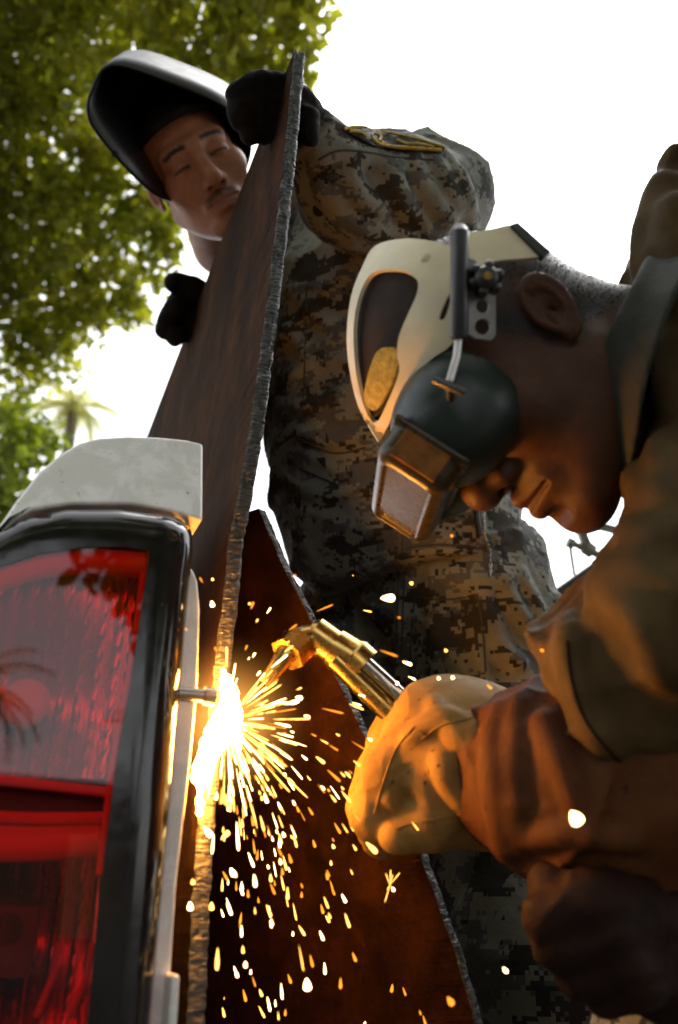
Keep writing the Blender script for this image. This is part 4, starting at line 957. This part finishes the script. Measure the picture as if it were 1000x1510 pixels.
tube_obj('hinge_rod', [P(677, 490, .583), P(674, 525, .580), P(663, 563, .576)], .0027, M['steel'], hg, 10)
def circ(x, y, r_, n=16): return [(x + r_ * math.cos(2 * math.pi * i / n), y + r_ * math.sin(2 * math.pi * i / n)) for i in range(n)]
drape('bracket', dens([(686, 380), (700, 384), (730, 430), (730, 494), (724, 502), (700, 499), (687, 490)], 3), [circ(711, 452, 10), circ(711, 482, 12)], lambda x, y: P(x, y, .590 + .0002 * (x - 690)), 8, M['grey_steel'], hg, .002, 0, False)
kc = P(716, 412, .585); vf = [tube([kc + FWD * .008, kc - FWD * .004, kc - FWD * .008], [.0085, .0085, .006], 18)]
for i in range(6):
    a = i * math.pi / 3 + .3; q = kc + (math.cos(a) * RIGHT + math.sin(a) * UPV) * .0088; vf.append(tube([q + FWD * .006, q - FWD * .003, q - FWD * .0055], [.0034, .0034, .0022], 10))
V, Fc = merge(*vf); mesh_obj('knob', V, Fc, M['black_plastic'], hg, True)
tube_obj('screw', [kc - FWD * .006, kc - FWD * .0095], .0028, M['brass'], hg, 10)

# ---------------------------------------------------------------- cutting torch
tor = thing('cutting_torch', P(560, 1020, .70), 'brass and chrome cutting torch pointed at the sparks', 'torch')
h0, h1, h2 = P(462, 934, .722), P(500, 958, .718), P(534, 986, .714)
ax_ = unit(h2 - h0); 
tube_obj('torch_head', [h0 - ax_ * .004, h0, h0 + ax_ * .020, h0 + ax_ * .0205, h1 + ax_ * .012, h1 + ax_ * .0125, h2, h2 + ax_ * .001], [.011, .0145, .0145, .0165, .0165, .0185, .0185, .015], M['brass'], tor, 20)
nz = spline([h0 + ax_ * .006, P(440, 946, .712), P(424, 962, .702), P(408, 985, .694), P(390, 1008, .690)], 4, False)
tube_obj('nozzle', nz, list(np.interp(np.linspace(0, 1, len(nz)), [0, .3, .7, 1], [.012, .0105, .0075, .0045])), M['brass'], tor, 14)
q = unit(P(424, 962, .702) - P(440, 946, .712)); c = P(434, 955, .708); tube_obj('nozzle_nut', [c - q * .008, c + q * .010], .0155, M['brass'], tor, 6, False)
tube_obj('tube', [P(512, 955, .712), P(585, 1022, .705), P(668, 1100, .697)], .0068, M['chrome'], tor, 14)
tube_obj('tube', [P(494, 972, .708), P(560, 1036, .700), P(640, 1118, .692)], .0088, M['brass'], tor, 14)
tube_obj('tube', [P(506, 964, .722), P(575, 1030, .715), P(655, 1110, .705)], .0055, M['chrome'], tor, 12)
tube_obj('handle', [P(640, 1105, .695), P(650, 1115, .694), P(770, 1236, .648), P(868, 1335, .585)], [.010, .014, .014, .013], M['dark_steel'], tor, 14)
tube_obj('valve', [P(792, 1272, .625), P(800, 1262, .615)], .007, M['brass'], tor, 8); tube_obj('valve', [P(812, 1262, .63), P(826, 1250, .615)], .003, M['steel'], tor, 8)
tube_obj('hose', spline([P(868, 1335, .585), P(940, 1420, .60), P(1060, 1500, .68), np.array([.55, .55, .03]), np.array([1.4, .6, .012])], 8, False), .0075, M['rubber'], tor, 10)

# ---------------------------------------------------------------- sheet, clamp and plank in the background
e0, e1 = P(775, 900, 1.75), P(1010, 735, 1.72); ed = unit(e1 - e0); dn = unit(np.cross(ed, FWD)); dn = dn if dn[2] < 0 else -dn
sheet = box_obj('steel_sheet', (e0 + e1) / 2 + ed * .2 + dn * .5, ed * .42, unit(np.cross(ed, dn)) * .008, dn * .5, M['beam_grey'], None, .002)
tag(sheet, 'dark grey steel sheet with a sloping top edge behind the leather sleeve', 'sheet')
CO = -18
cl_ = thing('c_clamp', P(900, 815, 1.70), 'grey iron C-clamp fixed on the sloping steel sheet', 'clamp')
CD = 1.70; cp = lambda x, y: P(x + CO, y, CD)
fr_ = spline([cp(884, 806), cp(876, 786), cp(876, 776), cp(888, 772), cp(910, 778), cp(960, 792), cp(985, 810), cp(990, 850), cp(975, 880)], 4, False)
V, Fc = [], []
for i, q in enumerate(fr_):
    d_ = unit(fr_[min(i + 1, len(fr_) - 1)] - fr_[max(i - 1, 0)]); w = unit(np.cross(d_, FWD))
    for a, b in ((-1, -1), (1, -1), (1, 1), (-1, 1)): V.append(q + w * a * .0075 + FWD * b * .010)
for i in range(len(fr_) - 1):
    for k in range(4): a, b = i * 4 + k, i * 4 + (k + 1) % 4; Fc.append((a, b, b + 4, a + 4))
Fc += [(3, 2, 1, 0), tuple(range(len(V) - 4, len(V)))]
bevel(mesh_obj('frame', V, Fc, M['clamp_iron'], cl_), .003, 2)
tube_obj('screw', [cp(862, 801), cp(884, 811), cp(905, 820), cp(940, 838)], [.0055, .0065, .0075, .0075], M['clamp_iron'], cl_, 12)
tube_obj('boss', [cp(880, 806), cp(892, 814)], .0135, M['clamp_iron'], cl_, 14); tube_obj('screw_end', [cp(855, 799), cp(864, 803)], .010, M['clamp_iron'], cl_, 10)
tube_obj('handle_bar', [cp(858, 800), cp(862, 828), cp(865, 848)], .0032, M['clamp_iron'], cl_, 8)
pk = box_obj('wood_plank', P(998, 1640, .80), RIGHT * .018, np.array([0, .02, 0]), ZZ * .14, M['wood'], None, .003)
pk.location = (0, 0, 0); tag(pk, 'bare wooden plank end standing beside the red-brown glove', 'plank')
pb0 = P(998, 1640, .80); bm = bmesh.new(); bm.from_mesh(pk.data)
for v in bm.verts:
    if v.co.z < pb0[2]: v.co.z = 0.0
bm.to_mesh(pk.data); bm.free()

# ---------------------------------------------------------------- cutting flame and sparks
fl_pts = [(331, 992, .690), (338, 1022, .682), (338, 1052, .676), (322, 1082, .672), (306, 1106, .664), (298, 1140, .658), (293, 1196, .650)]; fl_r = [4, 8, 12, 12, 8, 6, 4]
def flame(p):
    d = chain(p, PP(fl_pts), [pxr(a, .68) for a in fl_r], .012)
    d = smin(d, cap(p, P(342, 1060, .676), P(352, 1110, .672), pxr(11, .68), pxr(3, .68)), .01)
    return d + .0022 * vnoise(p, 260, 41) + .0016 * vnoise(p, 700, 42)
fo = build('cutting_flame', flame, PP(fl_pts + [(352, 1110, .67)]), .02, .0014, M['arc_core'], None)
tag(fo, 'white-hot cutting flame between the truck body and the tall plate', 'flame')
S0 = P(334, 1062, .672)
k = N('halo_glow'); tc = k.n('ShaderNodeTexCoord'); ln = k.n('ShaderNodeVectorMath', operation='LENGTH'); k.set(ln.inputs[0], tc.outputs['Object'])  # added emissive volume imitating the bloom around the flame
em = k.n('ShaderNodeEmission'); em.inputs['Color'].default_value = (1, .40, .07, 1)
fa = k.math('MAXIMUM', k.math('SUBTRACT', 1.0, k.math('DIVIDE', ln.outputs['Value'], .075)), 0.0)
k.set(em.inputs['Strength'], k.math('MULTIPLY', k.math('POWER', fa, 3.2), 18.0)); k.set(k.out.inputs['Volume'], em.outputs[0])
bm = bmesh.new(); bmesh.ops.create_icosphere(bm, subdivisions=3, radius=.075); me = bpy.data.meshes.new('flame_halo'); bm.to_mesh(me); bm.free(); me.materials.append(k.m)
halo = bpy.data.objects.new('flame_halo', me); COL.objects.link(halo); halo.parent = fo; halo.location = Vector([float(q) for q in S0])
def spark(a, b, r_, seg=6): 
    m = len(a); L_ = np.linalg.norm(b - a); d_ = (b - a) / max(L_, 1e-6); r_ = min(r_, L_ * .5)
    return tube([a + (b - a) * q for q in (0, .22, .5, .78, .93, 1)], [r_ * .12, r_ * .5, r_ * .85, r_, r_ * .8, r_ * .2], seg)
rs = np.random.default_rng(21); stuff = {'spark_white': [], 'spark_yellow': [], 'spark_orange': []}
def px_of(w):
    c = np.array([(w - CAM) @ RIGHT, (w - CAM) @ UPV, (w - CAM) @ FWD]); return 500 + F * c[0] / c[2], 755 - F * c[1] / c[2]
# dense burst leaving the cut, thrown to the right and towards the photographer
for i in range(210):
    az = math.radians(rs.choice([rs.normal(35, 34), rs.normal(75, 14), rs.uniform(-110, 110)], p=[.5, .28, .22])); tilt = rs.normal(-.15, .45)
    d_ = unit(math.cos(az) * RIGHT - math.sin(az) * UPV + tilt * FWD)
    r0 = abs(rs.normal(0, .024)) + .004; l_ = rs.gamma(2.0, .006) + .003; a = S0 + d_ * r0; b = a + d_ * l_
    m_ = rs.choice(['spark_white', 'spark_yellow', 'spark_orange'], p=[.22, .6, .18]); stuff[m_].append(spark(a, b, rs.uniform(.00022, .0006), 5))
singles = []
# sparks farther out: straight throws bending down with gravity
for i in range(230):
    az = math.radians(rs.choice([rs.normal(30, 40), rs.normal(70, 18), rs.uniform(-115, 100)], p=[.45, .38, .17])); tilt = rs.normal(-.05, .35)
    d_ = unit(math.cos(az) * RIGHT - math.sin(az) * UPV + tilt * FWD); r0 = .035 + abs(rs.gamma(1.6, .042)); g = .55 * r0 * r0
    a = S0 + d_ * r0 - ZZ * g; v = unit(d_ - ZZ * 1.6 * r0 * 3.2); l_ = .002 + rs.gamma(1.8, .0030)
    x, y = px_of(a)
    if not (268 < x < 720 and 840 < y < 1530): continue
    if x < 316 and y < 1250 and rs.random() < .6: continue
    if 530 < x and 1010 < y < 1260 and rs.random() < .8: continue
    singles.append((a, a + v * l_, min(.0012, .0003 + rs.gamma(1.6, .00022)), rs.choice(['spark_white', 'spark_yellow', 'spark_orange'], p=[.3, .42, .28])))
for i in range(75):                                                       # falling drops below the joint
    x, y = rs.uniform(320, 660), rs.uniform(1230, 1520)
    if x > 470 + (y - 1230) * .62: continue
    a = P(x, y, rs.uniform(.62, .72)); v = unit(-UPV + RIGHT * rs.normal(.25, .2)); singles.append((a, a + v * rs.uniform(.003, .012), rs.uniform(.0005, .0013), rs.choice(['spark_white', 'spark_yellow', 'spark_orange'], p=[.35, .3, .35])))
for (x, y, x2, y2, d, r_, m_) in [(562, 882, 582, 882, .62, .0026, 'spark_white'), (842, 1197, 855, 1214, .50, .0040, 'spark_white'), (452, 1443, 454, 1460, .60, .0028, 'spark_white'), (540, 1242, 556, 1258, .63, .0018, 'spark_yellow'),
        (604, 859, 609, 861, .66, .0016, 'spark_yellow'), (664, 789, 668, 791, .64, .0015, 'spark_orange'), (796, 958, 802, 960, .60, .0012, 'spark_orange'), (656, 957, 659, 961, .66, .0014, 'spark_yellow'), (666, 997, 669, 1001, .64, .0016, 'spark_white'), (646, 998, 648, 1002, .64, .0015, 'spark_white'), (584, 1005, 587, 1009, .66, .0018, 'spark_white'),
        (742, 1427, 748, 1434, .60, .0014, 'spark_white'), (312, 886, 314, 895, .68, .0018, 'spark_white'), (313, 852, 314, 856, .68, .0014, 'spark_yellow'), (520, 848, 521, 849, .70, .0014, 'spark_yellow'), (660, 1470, 668, 1482, .58, .0022, 'spark_orange'), (570, 1232, 577, 1240, .68, .001, 'spark_yellow'), (436, 1028, 446, 1030, .66, .0016, 'spark_white'),
        (280, 1330, 281, 1342, .62, .0022, 'spark_white'), (284, 1296, 285, 1304, .62, .0016, 'spark_yellow'), (312, 1330, 312, 1342, .66, .0022, 'spark_yellow'), (340, 1280, 346, 1292, .64, .0020, 'spark_white'), (300, 1218, 312, 1234, .64, .0022, 'spark_white'), (326, 1238, 338, 1226, .64, .0020, 'spark_yellow')]:
    singles.append((P(x, y, d), P(x2, y2, d), r_, m_))
for x, y in [(575, 1305)]:                         # bursting sparks
    c = P(x, y, .64)
    for k in range(7):
        a = rs.uniform(0, 6.28); d_ = math.cos(a) * RIGHT + math.sin(a) * UPV; singles.append((c, c + d_ * rs.uniform(.003, .014), .00025, 'spark_yellow'))
big = {(842, 1197): 'largest white spark, in front of the brown leather gauntlet', (562, 882): 'wide white spark in front of the camouflage trousers', (452, 1443): 'fat white drop falling low in front of the rust-red plate', (540, 1242): 'yellow spark at the fingertip of the tan glove', (742, 1427): 'lone spark beside the dark red-brown glove', (664, 789): 'orange spark in front of the camouflage jacket hem'}
singles.sort(key=lambda s: -s[2] * (np.linalg.norm(s[1] - s[0]) + 2 * s[2]))
for k, (a, b, r_, m_) in enumerate(singles):
    if k < 200:
        V, Fc = spark(a, b, r_, 7); x, y = px_of(a); lb = next((t for (qx, qy), t in big.items() if abs(x - qx) < 3 and abs(y - qy) < 3), 'glowing spark flying clear of the cutting flame'); tag(mesh_obj('spark', V, Fc, M[m_], None, True), lb, 'spark', 'sparks thrown off by the cutting flame')
    else: stuff[m_].append(spark(a, b, r_, 5))
for m_, vf in stuff.items():
    V, Fc = merge(*vf); tag(mesh_obj('spark_spray', V, Fc, M[m_], None, True), {'spark_white': 'dense white-hot', 'spark_yellow': 'dense yellow', 'spark_orange': 'dim orange'}[m_] + ' spray of tiny sparks bursting from the flame', 'sparks', None, 'stuff')
